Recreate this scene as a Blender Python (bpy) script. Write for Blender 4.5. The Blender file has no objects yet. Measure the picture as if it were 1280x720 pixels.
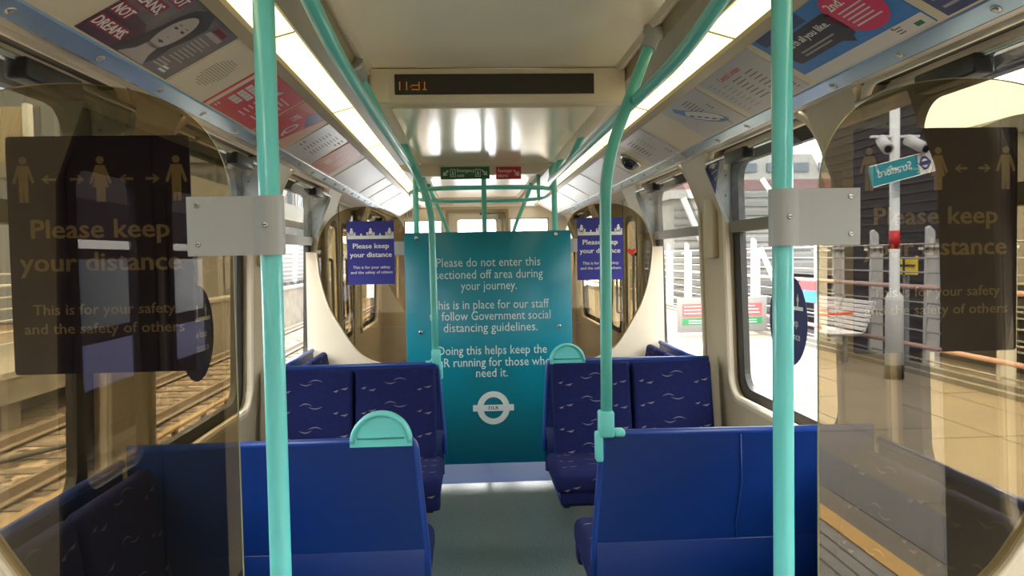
import bpy, bmesh, math, random
from mathutils import Vector, Matrix
from mathutils.geometry import tessellate_polygon
random.seed(7)
SC = bpy.context.scene
COL = SC.collection
PI = math.pi

# ------------------------------------------------------------------ camera
cam = bpy.data.cameras.new('camera'); CAM = bpy.data.objects.new('camera', cam); COL.objects.link(CAM)
cam.sensor_width = 36.0; cam.lens = 970.86 * 36 / 1280; cam.clip_start = 0.02; cam.clip_end = 500
_y, _p, _r = math.radians(3.0547), math.radians(-2.3318), math.radians(1.038)
fw = Vector((math.sin(_y)*math.cos(_p), math.cos(_y)*math.cos(_p), math.sin(_p)))
r0 = Vector((math.cos(_y), -math.sin(_y), 0)); u0 = r0.cross(fw)
rv = math.cos(_r)*r0 - math.sin(_r)*u0; uv_ = math.cos(_r)*u0 + math.sin(_r)*r0
CAM.matrix_world = Matrix(((rv.x, uv_.x, -fw.x, -0.1092), (rv.y, uv_.y, -fw.y, 0.0), (rv.z, uv_.z, -fw.z, 1.45), (0, 0, 0, 1)))
SC.camera = CAM

# ------------------------------------------------------------------ sky, sun, exposure
SKY = 8.0
SUN = 7.0
LAMP = 1.8
w = bpy.data.worlds.new('sky'); SC.world = w; w.use_nodes = True
bg = w.node_tree.nodes['Background']; bg.inputs[0].default_value = (0.98, 0.985, 1.0, 1); bg.inputs[1].default_value = SKY
sd = bpy.data.lights.new('sun', 'SUN'); sd.energy = SUN; sd.angle = 0.012; sd.color = (1.0, 0.93, 0.80)
so = bpy.data.objects.new('sun', sd); COL.objects.link(so)
_az, _el = math.radians(12), math.radians(52)
_sdir = Vector((math.sin(_az)*math.cos(_el), math.cos(_az)*math.cos(_el), math.sin(_el)))
so.rotation_euler = _sdir.to_track_quat('Z', 'Y').to_euler(); so.location = (3, 12, 14)
SC.view_settings.view_transform = 'Standard'; SC.view_settings.look = 'None'
SC.view_settings.exposure = 0.3; SC.view_settings.gamma = 1.0; SC.view_settings.use_curve_mapping = False
try:
    SC.cycles.transparent_max_bounces = 32; SC.cycles.max_bounces = 10; SC.cycles.diffuse_bounces = 6
    SC.cycles.glossy_bounces = 5; SC.cycles.use_denoising = True; SC.cycles.sample_clamp_indirect = 4.0
except Exception:
    pass

# ------------------------------------------------------------------ materials
def lin(c):
    return tuple(((v/255)/12.92 if v/255 <= 0.04045 else ((v/255+0.055)/1.055)**2.4) for v in c) + (1,)
def mat(name, rgb, rough=0.5, metal=0.0, spec=0.5, noise=0.0, nscale=20.0, bump=0.0, bscale=200.0, coat=0.0, emit=0.0, ecol=None):
    m = bpy.data.materials.new(name); m.use_nodes = True
    nt = m.node_tree; b = nt.nodes['Principled BSDF']; c = lin(rgb)
    b.inputs['Base Color'].default_value = c; b.inputs['Roughness'].default_value = rough
    b.inputs['Metallic'].default_value = metal; b.inputs['Specular IOR Level'].default_value = spec
    b.inputs['Coat Weight'].default_value = coat; b.inputs['Coat Roughness'].default_value = 0.06
    if emit:
        b.inputs['Emission Color'].default_value = lin(ecol or rgb); b.inputs['Emission Strength'].default_value = emit
    if noise or bump:
        tc = nt.nodes.new('ShaderNodeTexCoord')
    if noise:
        n = nt.nodes.new('ShaderNodeTexNoise'); n.inputs['Scale'].default_value = nscale; n.inputs['Detail'].default_value = 5
        nt.links.new(tc.outputs['Object'], n.inputs['Vector'])
        rp = nt.nodes.new('ShaderNodeValToRGB')
        rp.color_ramp.elements[0].position = 0.3; rp.color_ramp.elements[1].position = 0.7
        rp.color_ramp.elements[0].color = tuple(v*(1-noise) for v in c[:3])+(1,)
        rp.color_ramp.elements[1].color = tuple(min(1, v*(1+noise)) for v in c[:3])+(1,)
        nt.links.new(n.outputs['Fac'], rp.inputs['Fac']); nt.links.new(rp.outputs['Color'], b.inputs['Base Color'])
    if bump:
        n2 = nt.nodes.new('ShaderNodeTexNoise'); n2.inputs['Scale'].default_value = bscale
        nt.links.new(tc.outputs['Object'], n2.inputs['Vector'])
        bp = nt.nodes.new('ShaderNodeBump'); bp.inputs['Strength'].default_value = bump; bp.inputs['Distance'].default_value = 0.01
        nt.links.new(n2.outputs['Fac'], bp.inputs['Height']); nt.links.new(bp.outputs['Normal'], b.inputs['Normal'])
    return m
def glass(name, tint, refl):
    m = bpy.data.materials.new(name); m.use_nodes = True; nt = m.node_tree
    nt.nodes.remove(nt.nodes['Principled BSDF'])
    t = nt.nodes.new('ShaderNodeBsdfTransparent'); t.inputs[0].default_value = tuple(tint)+(1,)
    g = nt.nodes.new('ShaderNodeBsdfGlossy'); g.inputs['Roughness'].default_value = 0.0; g.inputs[0].default_value = (1, 1, 1, 1)
    mx = nt.nodes.new('ShaderNodeMixShader'); mx.inputs[0].default_value = refl
    nt.links.new(t.outputs[0], mx.inputs[1]); nt.links.new(g.outputs[0], mx.inputs[2])
    nt.links.new(mx.outputs[0], nt.nodes['Material Output'].inputs[0])
    return m
M = {}
M['beige'] = mat('beige_laminate', (224, 211, 184), 0.45, noise=0.04, nscale=3)
M['beige_dk'] = mat('beige_pillar', (198, 182, 148), 0.45, noise=0.05, nscale=4)
M['panel_beige'] = mat('beige_screen_moulding', (218, 206, 180), 0.5, noise=0.03, nscale=5)
M['ceil'] = mat('cream_ceiling_laminate', (246, 234, 206), 0.28, noise=0.05, nscale=2)
M['soffit'] = mat('glossy_cream_soffit', (236, 222, 190), 0.14, spec=0.9, noise=0.05, nscale=3)
M['frame'] = mat('taupe_lamp_frame', (160, 146, 112), 0.4)
M['alu'] = mat('sky_tinted_steel', (178, 206, 232), 0.18, metal=0.6)  # blue stands for reflected sky, painted into the steel colour
M['steel'] = mat('steel', (190, 192, 190), 0.25, metal=1.0)
M['clamp'] = mat('grey_painted_clamp', (172, 175, 172), 0.4)
M['rubber'] = mat('dark_rubber_gasket', (44, 42, 36), 0.6)
M['brown'] = mat('brown_grey_transom', (120, 112, 92), 0.45)
M['dark'] = mat('dark_void', (18, 18, 18), 0.7)
M['black'] = mat('black_plastic', (22, 22, 22), 0.4)
M['teal'] = mat('aqua_painted_steel', (112, 216, 212), 0.3, coat=0.3)
M['teal_dk'] = mat('aqua_overhead_steel', (104, 204, 192), 0.3, coat=0.3)
M['tealboard'] = mat('teal_board', (12, 126, 144), 0.3, noise=0.06, nscale=2.5)
M['white'] = mat('white_print', (236, 236, 230), 0.5)
M['offwhite'] = mat('pale_grey_print', (205, 214, 210), 0.5)
M['greyink'] = mat('grey_ink', (120, 118, 116), 0.6)
M['lightink'] = mat('light_grey_ink', (168, 166, 164), 0.6)
M['redink'] = mat('red_ink', (200, 70, 70), 0.5)
M['signblue'] = mat('deep_blue_notice', (52, 54, 150), 0.45)
M['navy'] = mat('navy_sticker', (38, 44, 96), 0.45)
M['seatblue'] = mat('blue_seat_shell', (12, 46, 112), 0.3, noise=0.06, nscale=4)
M['lip'] = mat('blue_seat_lip', (26, 62, 140), 0.35)
M['fabric'] = mat('navy_moquette', (25, 31, 76), 0.9, spec=0.15, noise=0.12, nscale=60, bump=0.2, bscale=900)
M['wave'] = mat('pale_moquette_marks', (112, 110, 122), 0.9, spec=0.1)
M['glass'] = glass('tinted_screen_glass', (0.60, 0.535, 0.41), 0.085)
M['clear'] = glass('clear_window_glass', (0.97, 0.975, 0.97), 0.03)
M['hop'] = glass('dusty_hopper_glass', (0.80, 0.82, 0.81), 0.05)
_nt = M['hop'].node_tree; _d = _nt.nodes.new('ShaderNodeBsdfDiffuse'); _d.inputs[0].default_value = (0.75, 0.75, 0.72, 1)
_mx = _nt.nodes.new('ShaderNodeMixShader'); _mx.inputs[0].default_value = 0.10
_out = _nt.nodes['Material Output']; _src = _out.inputs[0].links[0].from_socket
_nt.links.new(_src, _mx.inputs[1]); _nt.links.new(_d.outputs[0], _mx.inputs[2]); _nt.links.new(_mx.outputs[0], _out.inputs[0])
M['gedge'] = mat('polished_glass_edge', (176, 160, 118), 0.3)
M['lamp'] = mat('lamp_diffuser', (255, 246, 200), 0.5, emit=LAMP, ecol=(255, 240, 176))
M['led'] = mat('amber_led', (230, 150, 40), 0.5, emit=0.25, ecol=(230, 150, 60))
M['ledscreen'] = mat('smoked_led_window', (40, 38, 32), 0.3)
M['exitgreen'] = mat('exit_sign_green', (24, 110, 60), 0.5)
M['alarmred'] = mat('alarm_sign_red', (196, 40, 40), 0.5)
M['pred'] = mat('poster_red', (206, 44, 52), 0.35)
M['porange'] = mat('poster_orange', (205, 112, 82), 0.4)
M['pblue'] = mat('poster_blue', (60, 134, 206), 0.3)
M['pdark'] = mat('poster_dark_slate', (44, 46, 60), 0.4)
M['ppink'] = mat('poster_crimson', (220, 50, 100), 0.35)
M['ppaper'] = mat('poster_paper', (224, 220, 214), 0.3)
M['pgrey'] = mat('poster_grey', (198, 194, 190), 0.3)
M['pmauve'] = mat('poster_mauve_grey', (108, 96, 96), 0.3, noise=0.5, nscale=7)
M['pplum'] = mat('poster_plum', (84, 50, 66), 0.3, noise=0.3, nscale=8)
M['pwine'] = mat('poster_wine', (140, 30, 58), 0.35)
M['pskin'] = mat('poster_grey_skin', (184, 172, 166), 0.4)
M['phair'] = mat('poster_dark_hair', (62, 55, 55), 0.4)
M['pnavy'] = mat('poster_navy', (60, 74, 122), 0.35)
M['pskinwarm'] = mat('poster_warm_skin', (222, 180, 150), 0.4)
M['boatblue'] = mat('boat_blue', (90, 140, 196), 0.4)
M['dome'] = mat('smoked_dome', (30, 30, 32), 0.08, spec=0.8)
M['grille'] = mat('grille_dots', (120, 104, 74), 0.6)
def floor_mat(name, rgb, rough):
    m = mat(name, rgb, rough, spec=0.6); nt = m.node_tree; b = nt.nodes['Principled BSDF']; c = lin(rgb)
    tc = nt.nodes.new('ShaderNodeTexCoord'); n = nt.nodes.new('ShaderNodeTexNoise'); n.inputs['Scale'].default_value = 160; n.inputs['Detail'].default_value = 3
    n.inputs['Roughness'].default_value = 0.8
    nt.links.new(tc.outputs['Object'], n.inputs['Vector']); rp = nt.nodes.new('ShaderNodeValToRGB')
    rp.color_ramp.elements[0].position = 0.38; rp.color_ramp.elements[1].position = 0.64
    rp.color_ramp.elements[0].color = tuple(v*0.55 for v in c[:3])+(1,); rp.color_ramp.elements[1].color = tuple(v*1.5 for v in c[:3])+(1,)
    nt.links.new(n.outputs['Fac'], rp.inputs['Fac']); nt.links.new(rp.outputs['Color'], b.inputs['Base Color'])
    return m
M['floor'] = floor_mat('grey_green_speckled_vinyl', (92, 101, 97), 0.27)
M['bluefloor'] = floor_mat('blue_speckled_vinyl', (38, 80, 142), 0.65)
# outside
M['paving'] = mat('warm_concrete_paving', (106, 97, 80), 0.8, noise=0.12, nscale=1.3)
M['paving_grey'] = mat('grey_tactile_paving', (90, 87, 81), 0.85, noise=0.1, nscale=9)
M['coping'] = mat('pale_platform_coping', (122, 118, 108), 0.8, noise=0.08, nscale=6)
M['yellow'] = mat('yellow_platform_line', (176, 138, 70), 0.7, noise=0.08, nscale=12)
M['joint'] = mat('paving_joint', (84, 78, 66), 0.9)
M['railpink'] = mat('dusty_pink_handrail', (196, 158, 146), 0.45)
M['galv'] = mat('galvanised_steel', (128, 133, 137), 0.45, noise=0.08, nscale=14)
M['postwhite'] = mat('white_painted_post', (186, 187, 186), 0.45)
M['bar'] = mat('pale_steel_bar', (150, 148, 142), 0.4)
M['bench'] = mat('grey_perforated_bench', (232, 230, 226), 0.5)
M['orange'] = mat('orange_armrest', (240, 84, 44), 0.45)
M['polegalv'] = mat('bright_galvanised_pole', (214, 218, 220), 0.45, noise=0.06, nscale=14)
M['yellowbox'] = mat('yellow_panel', (232, 206, 50), 0.5)
M['bandred'] = mat('red_band', (196, 36, 44), 0.5)
M['nameblue'] = mat('station_name_teal', (30, 140, 154), 0.45)
M['stripwhite'] = mat('white_cladding', (122, 118, 111), 0.7, noise=0.05, nscale=2)
M['maroon'] = mat('maroon_band', (92, 60, 58), 0.7)
M['louvre'] = mat('grey_louvres', (88, 87, 83), 0.6)
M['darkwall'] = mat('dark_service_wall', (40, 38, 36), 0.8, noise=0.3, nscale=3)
M['rubble'] = mat('brown_yard', (76, 68, 58), 0.9, noise=0.45, nscale=4)
M['conc'] = mat('weathered_concrete', (100, 93, 80), 0.9, noise=0.3, nscale=2.2)
M['conc_lt'] = mat('pale_concrete', (112, 107, 97), 0.85, noise=0.12, nscale=1.5)
M['ballast'] = mat('brown_ballast', (80, 71, 60), 0.95, noise=0.75, nscale=16, bump=1.0, bscale=14)
_nt = M['ballast'].node_tree; _b = _nt.nodes['Principled BSDF']
_tc = _nt.nodes.new('ShaderNodeTexCoord'); _v = _nt.nodes.new('ShaderNodeTexVoronoi'); _v.inputs['Scale'].default_value = 9.0
_nt.links.new(_tc.outputs['Object'], _v.inputs['Vector']); _sx = _nt.nodes.new('ShaderNodeSeparateColor'); _nt.links.new(_v.outputs['Color'], _sx.inputs[0])
_rp = _nt.nodes.new('ShaderNodeValToRGB'); _rp.color_ramp.elements[0].color = lin((42, 34, 26)); _rp.color_ramp.elements[1].color = lin((138, 120, 98))
_nt.links.new(_sx.outputs[0], _rp.inputs[0]); _nt.links.new(_rp.outputs[0], _b.inputs['Base Color'])
M['railsteel'] = mat('worn_rail_steel', (124, 112, 96), 0.35, metal=0.5)
M['sleeper'] = mat('concrete_sleeper', (84, 74, 62), 0.9, noise=0.3, nscale=10)
M['ochre'] = mat('ochre_cover', (112, 92, 58), 0.7, noise=0.2, nscale=10)
M['tower'] = mat('blue_grey_facade', (86, 92, 98), 0.5, noise=0.1, nscale=0.3)
M['towerwin'] = mat('tower_glazing', (44, 52, 62), 0.2)
M['door_dark'] = mat('door_leaf_dimmed_reflection', (30, 29, 29), 0.5)  # leaf colour darkened to dim its reflection in the near left glass
M['darklouvre'] = mat('dark_louvre_edge', (56, 54, 51), 0.8)
M['blank'] = mat('blank_cream_panel', (208, 200, 186), 0.4)
M['stand'] = mat('off_white_stand', (112, 110, 105), 0.5)
M['trainred'] = mat('dark_red_train_paint', (20, 9, 11), 0.9, spec=0.1)
M['cabinet'] = mat('cream_trackside_board', (140, 128, 102), 0.6)

# ------------------------------------------------------------------ mesh builder
class MB:
    def __init__(self, *mats):
        self.bm = bmesh.new(); self.mats = list(mats); self.cur = 0
    def use(self, m):
        if m not in self.mats: self.mats.append(m)
        self.cur = self.mats.index(m); return self
    def face(self, vs, smooth=False):
        try: f = self.bm.faces.new(vs)
        except ValueError: return None
        f.material_index = self.cur; f.smooth = smooth; return f
    def poly(self, pts):
        return self.face([self.bm.verts.new(p) for p in pts])
    def box(self, x0, x1, y0, y1, z0, z1, bev=0.0, seg=2, mtx=None):
        b = bmesh.new(); bmesh.ops.create_cube(b, size=1.0)
        for v in b.verts:
            v.co = Vector(((x0+x1)/2 + v.co.x*(x1-x0), (y0+y1)/2 + v.co.y*(y1-y0), (z0+z1)/2 + v.co.z*(z1-z0)))
        if bev:
            bmesh.ops.bevel(b, geom=b.edges[:], offset=bev, segments=seg, profile=0.5, affect='EDGES')
        self._add(b, mtx, bev > 0); return self
    def _add(self, b, mtx=None, smooth=False):
        mp = {}
        for v in b.verts: mp[v] = self.bm.verts.new(mtx @ v.co if mtx else v.co)
        for f in b.faces: self.face([mp[v] for v in f.verts], smooth)
        b.free()
    def prism(self, pts, h, mtx, holes=(), smooth=False):
        """2D outline (x,y) with optional holes, thickness h along local +z, placed by mtx"""
        loops = [list(pts)] + [list(q) for q in holes]
        flat = [p for l in loops for p in l]
        tris = tessellate_polygon([[Vector((p[0], p[1], 0)) for p in l] for l in loops])
        b0 = [self.bm.verts.new(mtx @ Vector((p[0], p[1], 0))) for p in flat]
        b1 = [self.bm.verts.new(mtx @ Vector((p[0], p[1], h))) for p in flat]
        for t in tris:
            self.face([b0[i] for i in t]); self.face([b1[i] for i in reversed(t)])
        k = 0
        for l in loops:
            n = len(l)
            for i in range(n):
                j = (i+1) % n
                self.face([b0[k+i], b0[k+j], b1[k+j], b1[k+i]], smooth)
            k += n
        return self
    def flat(self, pts, mtx):
        """a single printed shape: thin 2D outline"""
        tris = tessellate_polygon([[Vector((p[0], p[1], 0)) for p in pts]])
        vs = [self.bm.verts.new(mtx @ Vector((p[0], p[1], 0))) for p in pts]
        for t in tris: self.face([vs[i] for i in t])
        return self
    def tube(self, path, r, seg=12, closed=False, caps=True):
        path = [Vector(p) for p in path]; n = len(path); rings = []
        up = None
        for i, p in enumerate(path):
            a = path[(i-1) % n] if (closed or i > 0) else path[i]
            c = path[(i+1) % n] if (closed or i < n-1) else path[i]
            t = (c - a).normalized()
            if up is None:
                up = Vector((0, 0, 1)) if abs(t.z) < 0.9 else Vector((1, 0, 0))
            up = (up - t*up.dot(t)).normalized(); s = t.cross(up)
            rr = r[i] if isinstance(r, (list, tuple)) else r
            rings.append([self.bm.verts.new(p + (up*math.cos(2*PI*k/seg) + s*math.sin(2*PI*k/seg))*rr) for k in range(seg)])
        for i in range(n if closed else n-1):
            A, B = rings[i], rings[(i+1) % n]
            for k in range(seg): self.face([A[k], A[(k+1) % seg], B[(k+1) % seg], B[k]], True)
        if caps and not closed:
            self.face(list(reversed(rings[0]))); self.face(rings[-1])
        return self
    def disc_lathe(self, prof, mtx, seg=24):
        """profile [(radius, height)] turned about local z"""
        rings = []
        for (rr, h) in prof:
            rings.append([self.bm.verts.new(mtx @ Vector((rr*math.cos(2*PI*k/seg), rr*math.sin(2*PI*k/seg), h))) for k in range(seg)])
        for A, B in zip(rings, rings[1:]):
            for k in range(seg): self.face([A[k], A[(k+1) % seg], B[(k+1) % seg], B[k]], True)
        self.face(list(reversed(rings[0]))); self.face(rings[-1]); return self

ORG = {}
def put(name, mb, parent=None, origin=None):
    me = bpy.data.meshes.new(name)
    bmesh.ops.recalc_face_normals(mb.bm, faces=mb.bm.faces[:])
    if origin is not None: o3 = Vector(origin)
    elif parent is not None: o3 = ORG[parent]
    else:
        c = [v.co for v in mb.bm.verts]
        o3 = Vector(((min(v.x for v in c)+max(v.x for v in c))/2, (min(v.y for v in c)+max(v.y for v in c))/2, min(v.z for v in c)))
    for v in mb.bm.verts: v.co -= o3
    mb.bm.to_mesh(me); mb.bm.free()
    for m in mb.mats: me.materials.append(M[m])
    o = bpy.data.objects.new(name, me); COL.objects.link(o)
    if parent is not None:
        o.parent = parent; o.location = o3 - ORG[parent]
    else: o.location = o3
    ORG[o] = o3
    return o
def thing(name, label, cat, loc, group=None):
    o = bpy.data.objects.new(name, None); COL.objects.link(o); o.location = loc; o.empty_display_size = 0.1
    ORG[o] = Vector(loc); o['label'] = label; o['category'] = cat
    if group: o['group'] = group
    return o
def tag(o, label, cat, group=None, kind=None):
    o['label'] = label; o['category'] = cat
    if group: o['group'] = group
    if kind: o['kind'] = kind
    return o
def struct(o):
    o['kind'] = 'structure'; return o
def copy_tree(src, loc, label=None, group=None):
    d = Vector(loc) - ORG[src]
    def rec(o, par):
        c = o.copy(); COL.objects.link(c)
        if par is not None: c.parent = par
        ORG[c] = ORG[o] + d
        for ch in list(o.children): rec(ch, c)
        return c
    r = rec(src, None); r.location = loc
    if label: r['label'] = label
    if group: r['group'] = group
    return r
def frame(o, x, y):
    X = Vector(x).normalized(); Y = Vector(y).normalized(); Z = X.cross(Y); o = Vector(o)
    return Matrix(((X.x, Y.x, Z.x, o.x), (X.y, Y.y, Z.y, o.y), (X.z, Y.z, Z.z, o.z), (0, 0, 0, 1)))
def shift(m, x=0, y=0, z=0): return m @ Matrix.Translation((x, y, z))
def rect(x0, x1, y0, y1): return [(x0, y0), (x1, y0), (x1, y1), (x0, y1)]
def rrect(x0, x1, y0, y1, r, n=6):
    out = []
    for cx, cy, a in ((x1-r, y1-r, 0), (x0+r, y1-r, 90), (x0+r, y0+r, 180), (x1-r, y0+r, 270)):
        for k in range(n+1):
            t = math.radians(a + 90*k/n); out.append((cx+r*math.cos(t), cy+r*math.sin(t)))
    return out
def ell(cx, cy, a, b, n=28, t0=0, t1=360):
    full = abs(t1-t0) >= 360
    return [(cx+a*math.cos(math.radians(t0+(t1-t0)*k/(n if full else n-1))), cy+b*math.sin(math.radians(t0+(t1-t0)*k/(n if full else n-1)))) for k in range(n)]
def fillet(pts, r, n=6):
    pts = [Vector(p) for p in pts]; out = [pts[0]]
    for a, b, c in zip(pts, pts[1:], pts[2:]):
        d0 = (a-b); d1 = (c-b); rr = min(r, d0.length*0.49, d1.length*0.49)
        p = b + d0.normalized()*rr; q = b + d1.normalized()*rr
        for k in range(n+1):
            t = k/n; out.append(p*(1-t)**2 + b*2*t*(1-t) + q*t*t)
    out.append(pts[-1]); return out
_fonts = {}
def letter_mesh(body, size=1.0, align='LEFT', width=None):
    cu = bpy.data.curves.new('lettering', 'FONT'); cu.body = body; cu.size = size; cu.align_x = align; cu.resolution_u = 2
    ob = bpy.data.objects.new('lettering', cu); COL.objects.link(ob)
    dg = bpy.context.evaluated_depsgraph_get(); me = bpy.data.meshes.new_from_object(ob.evaluated_get(dg))
    bpy.data.objects.remove(ob); bpy.data.curves.remove(cu)
    return me
def write(mb, body, mtx, size, m, align='LEFT', width=None, bold=0.0):
    """print lettering into a mesh; mtx origin is the baseline"""
    mb.use(m); me = letter_mesh(body, size, align)
    xs = [v.co.x for v in me.vertices]
    if not xs: return
    k = width/(max(xs)-min(xs)) if width else 1.0
    offs = [(0, 0)] if not bold else [(-bold, 0), (bold, 0), (0, bold)]
    for n, (ox, oy) in enumerate(offs):
        vs = [mb.bm.verts.new(mtx @ Vector((v.co.x*k+ox, v.co.y+oy, n*0.00006))) for v in me.vertices]
        for p in me.polygons: mb.face([vs[i] for i in p.vertices])
    bpy.data.meshes.remove(me)
def arrow2d(cx, cy, s, ang, t=0.22):
    """arrow outline centred at cx, cy, pointing along ang degrees"""
    pts = [(-s, -t*s*0.55), (0.30*s, -t*s*0.55), (-0.15*s, -0.58*s), (0.20*s, -0.62*s), (s, 0), (0.20*s, 0.62*s), (-0.15*s, 0.58*s), (0.30*s, t*s*0.55), (-s, t*s*0.55)]
    c, q = math.cos(math.radians(ang)), math.sin(math.radians(ang))
    return [(cx+x*c-y*q, cy+x*q+y*c) for x, y in pts]

# ================================================================== SETTING: the carriage
WALLX = lambda z: 1.19 - 0.03*(z-0.75)
Y0, Y1 = -2.3, 9.5
WIN = [(-2.2, -0.95), (0.95, 2.31), (2.64, 3.80), (4.22, 5.40), (7.62, 8.95)]
fl = MB('floor'); fl.box(-1.26, 1.26, Y0, 4.94, -0.05, 0.0); struct(put('floor', fl))
fl = MB('bluefloor'); fl.box(-1.26, 1.26, 4.94, Y1, -0.05, 0.0); struct(put('floor', fl))
# ceiling: flat centre, then sloping lamp line, then the sloping cove
cb = MB('ceil')
cb.box(-0.465, 0.465, Y0, Y1, 2.17, 2.20)
struct(put('ceiling', cb))
for s, nm in ((-1, 'left'), (1, 'right')):
    fr = MB('beige', 'frame')
    Mx = frame((0, Y0, 0), (s, 0, 0), (0, 0, 1))     # profile in (|x|, z), extruded along y
    if s < 0: ln_ = -(Y1-Y0)
    else: ln_ = -(Y1-Y0)
    Mx = Matrix(((s, 0, 0, 0), (0, 0, 1, Y0), (0, 1, 0, 0), (0, 0, 0, 1)))
    fr.use('beige').prism([(0.462, 2.17), (0.475, 2.155), (0.50, 2.165), (0.50, 2.19), (0.462, 2.19)], Y1-Y0, Mx)
    fr.use('frame').prism([(0.50, 2.165), (0.515, 2.128), (0.585, 2.098), (0.597, 2.104), (0.597, 2.19), (0.50, 2.19)], Y1-Y0, Mx)
    fr.use('frame').prism([(0.683, 2.083), (0.69, 2.068), (0.728, 2.060), (0.735, 2.075), (0.735, 2.13), (0.683, 2.13)], Y1-Y0, Mx)
    fr.use('beige').prism([(0.735, 2.075), (0.95, 1.955), (0.962, 1.976), (0.747, 2.096)], Y1-Y0, Mx)
    fr.use('beige').prism([(1.0, 1.940), (1.052, 1.938), (1.060, 1.944), (1.060, 1.99), (1.0, 1.99)], Y1-Y0, Mx)
    gaps = sorted([(a, c) for (a, c) in WIN]); cur = Y0
    for (a, c) in gaps + [(Y1, Y1)]:
        if a > cur + 0.01:
            door = (cur < 0 < a) or (cur < 6.5 < a)
            if cur < 0 < a: segs_ = [(cur, -0.69, 0), (-0.69, 0.69, 1), (0.69, a, 0)]
            elif cur < 6.5 < a: segs_ = [(cur, 5.87, 0), (5.87, 7.25, 1), (7.25, a, 0)]
            else: segs_ = [(cur, a, 0)]
            for (p0, p1, dd) in segs_:
                if p1-p0 < 0.01: continue
                pf = [(1.052, 1.938), (1.19, 1.895), (1.25, 1.895), (1.25, 1.99), (1.052, 1.99)] if dd else [(1.052, 1.938), (1.066, 1.905), (1.162, 1.66), (1.20, 1.66), (1.20, 1.99), (1.052, 1.99)]
                fr.use('beige_dk').prism(pf, p1-p0, shift(Mx, 0, 0, p0-Y0))
        cur = c
    struct(put('ceiling_'+nm, fr)).name = 'trim_cove_'+nm
    # steel conduit strip along the cove, in lengths; blue is painted sky reflection
    st = MB('alu')
    st.prism([(0.950, 1.962), (0.957, 1.952), (0.998, 1.930), (1.008, 1.932), (1.012, 1.965), (0.955, 1.975)], Y1-Y0, Mx)
    so_ = struct(put('trim_conduit_'+nm, st))
    yb = -0.6
    bo = MB('steel')
    while yb < 9.2:
        c_ = Vector((s*0.980, yb, 1.939)); nrm = Vector((-s*0.44, 0, -0.9)).normalized()
        bo.disc_lathe([(0.012, -0.004), (0.012, 0.002), (0.007, 0.004)], frame(c_, nrm.orthogonal(), nrm.cross(nrm.orthogonal())), 10)
        yb += 0.36
    struct(put('bolt', bo, so_))['kind'] = 'stuff'

# side walls with their window and door openings
def wall(s, nm, segs):
    b = MB('beige_dk')
    for (a, c) in segs:
        holes = [rrect(w0, w1, 0.74, 1.935, 0.10) for (w0, w1) in WIN if w0 > a and w1 < c]
        # local x = y, local y = z, thickness outwards
        Z0, Z1 = 0.0, 1.96
        m = Matrix(((0, -s*0.03, s, s*(1.19+0.0225)), (1, 0, 0, 0), (0, 1, 0, 0), (0, 0, 0, 1)))
        b.prism(rect(a, c, Z0, Z1), 0.055, m, holes)
    # door headers
    ys = sorted(segs)
    for (a, c), (d, e) in zip(ys, ys[1:]):
        b.box(min(s*1.14, s*1.22), max(s*1.14, s*1.22), c, d, 1.90, 1.97)
    struct(put('wall_'+nm, b))
wall(-1, 'left', [(Y0, -0.69), (0.69, 5.87), (7.25, Y1)])
wall(1, 'right', [(Y0, -0.69), (0.69, 5.87), (7.25, Y1)])
bk = MB('beige_dk'); bk.box(-1.26, 1.26, Y0-0.05, Y0, 0, 2.2); struct(put('wall_back', bk))
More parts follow.
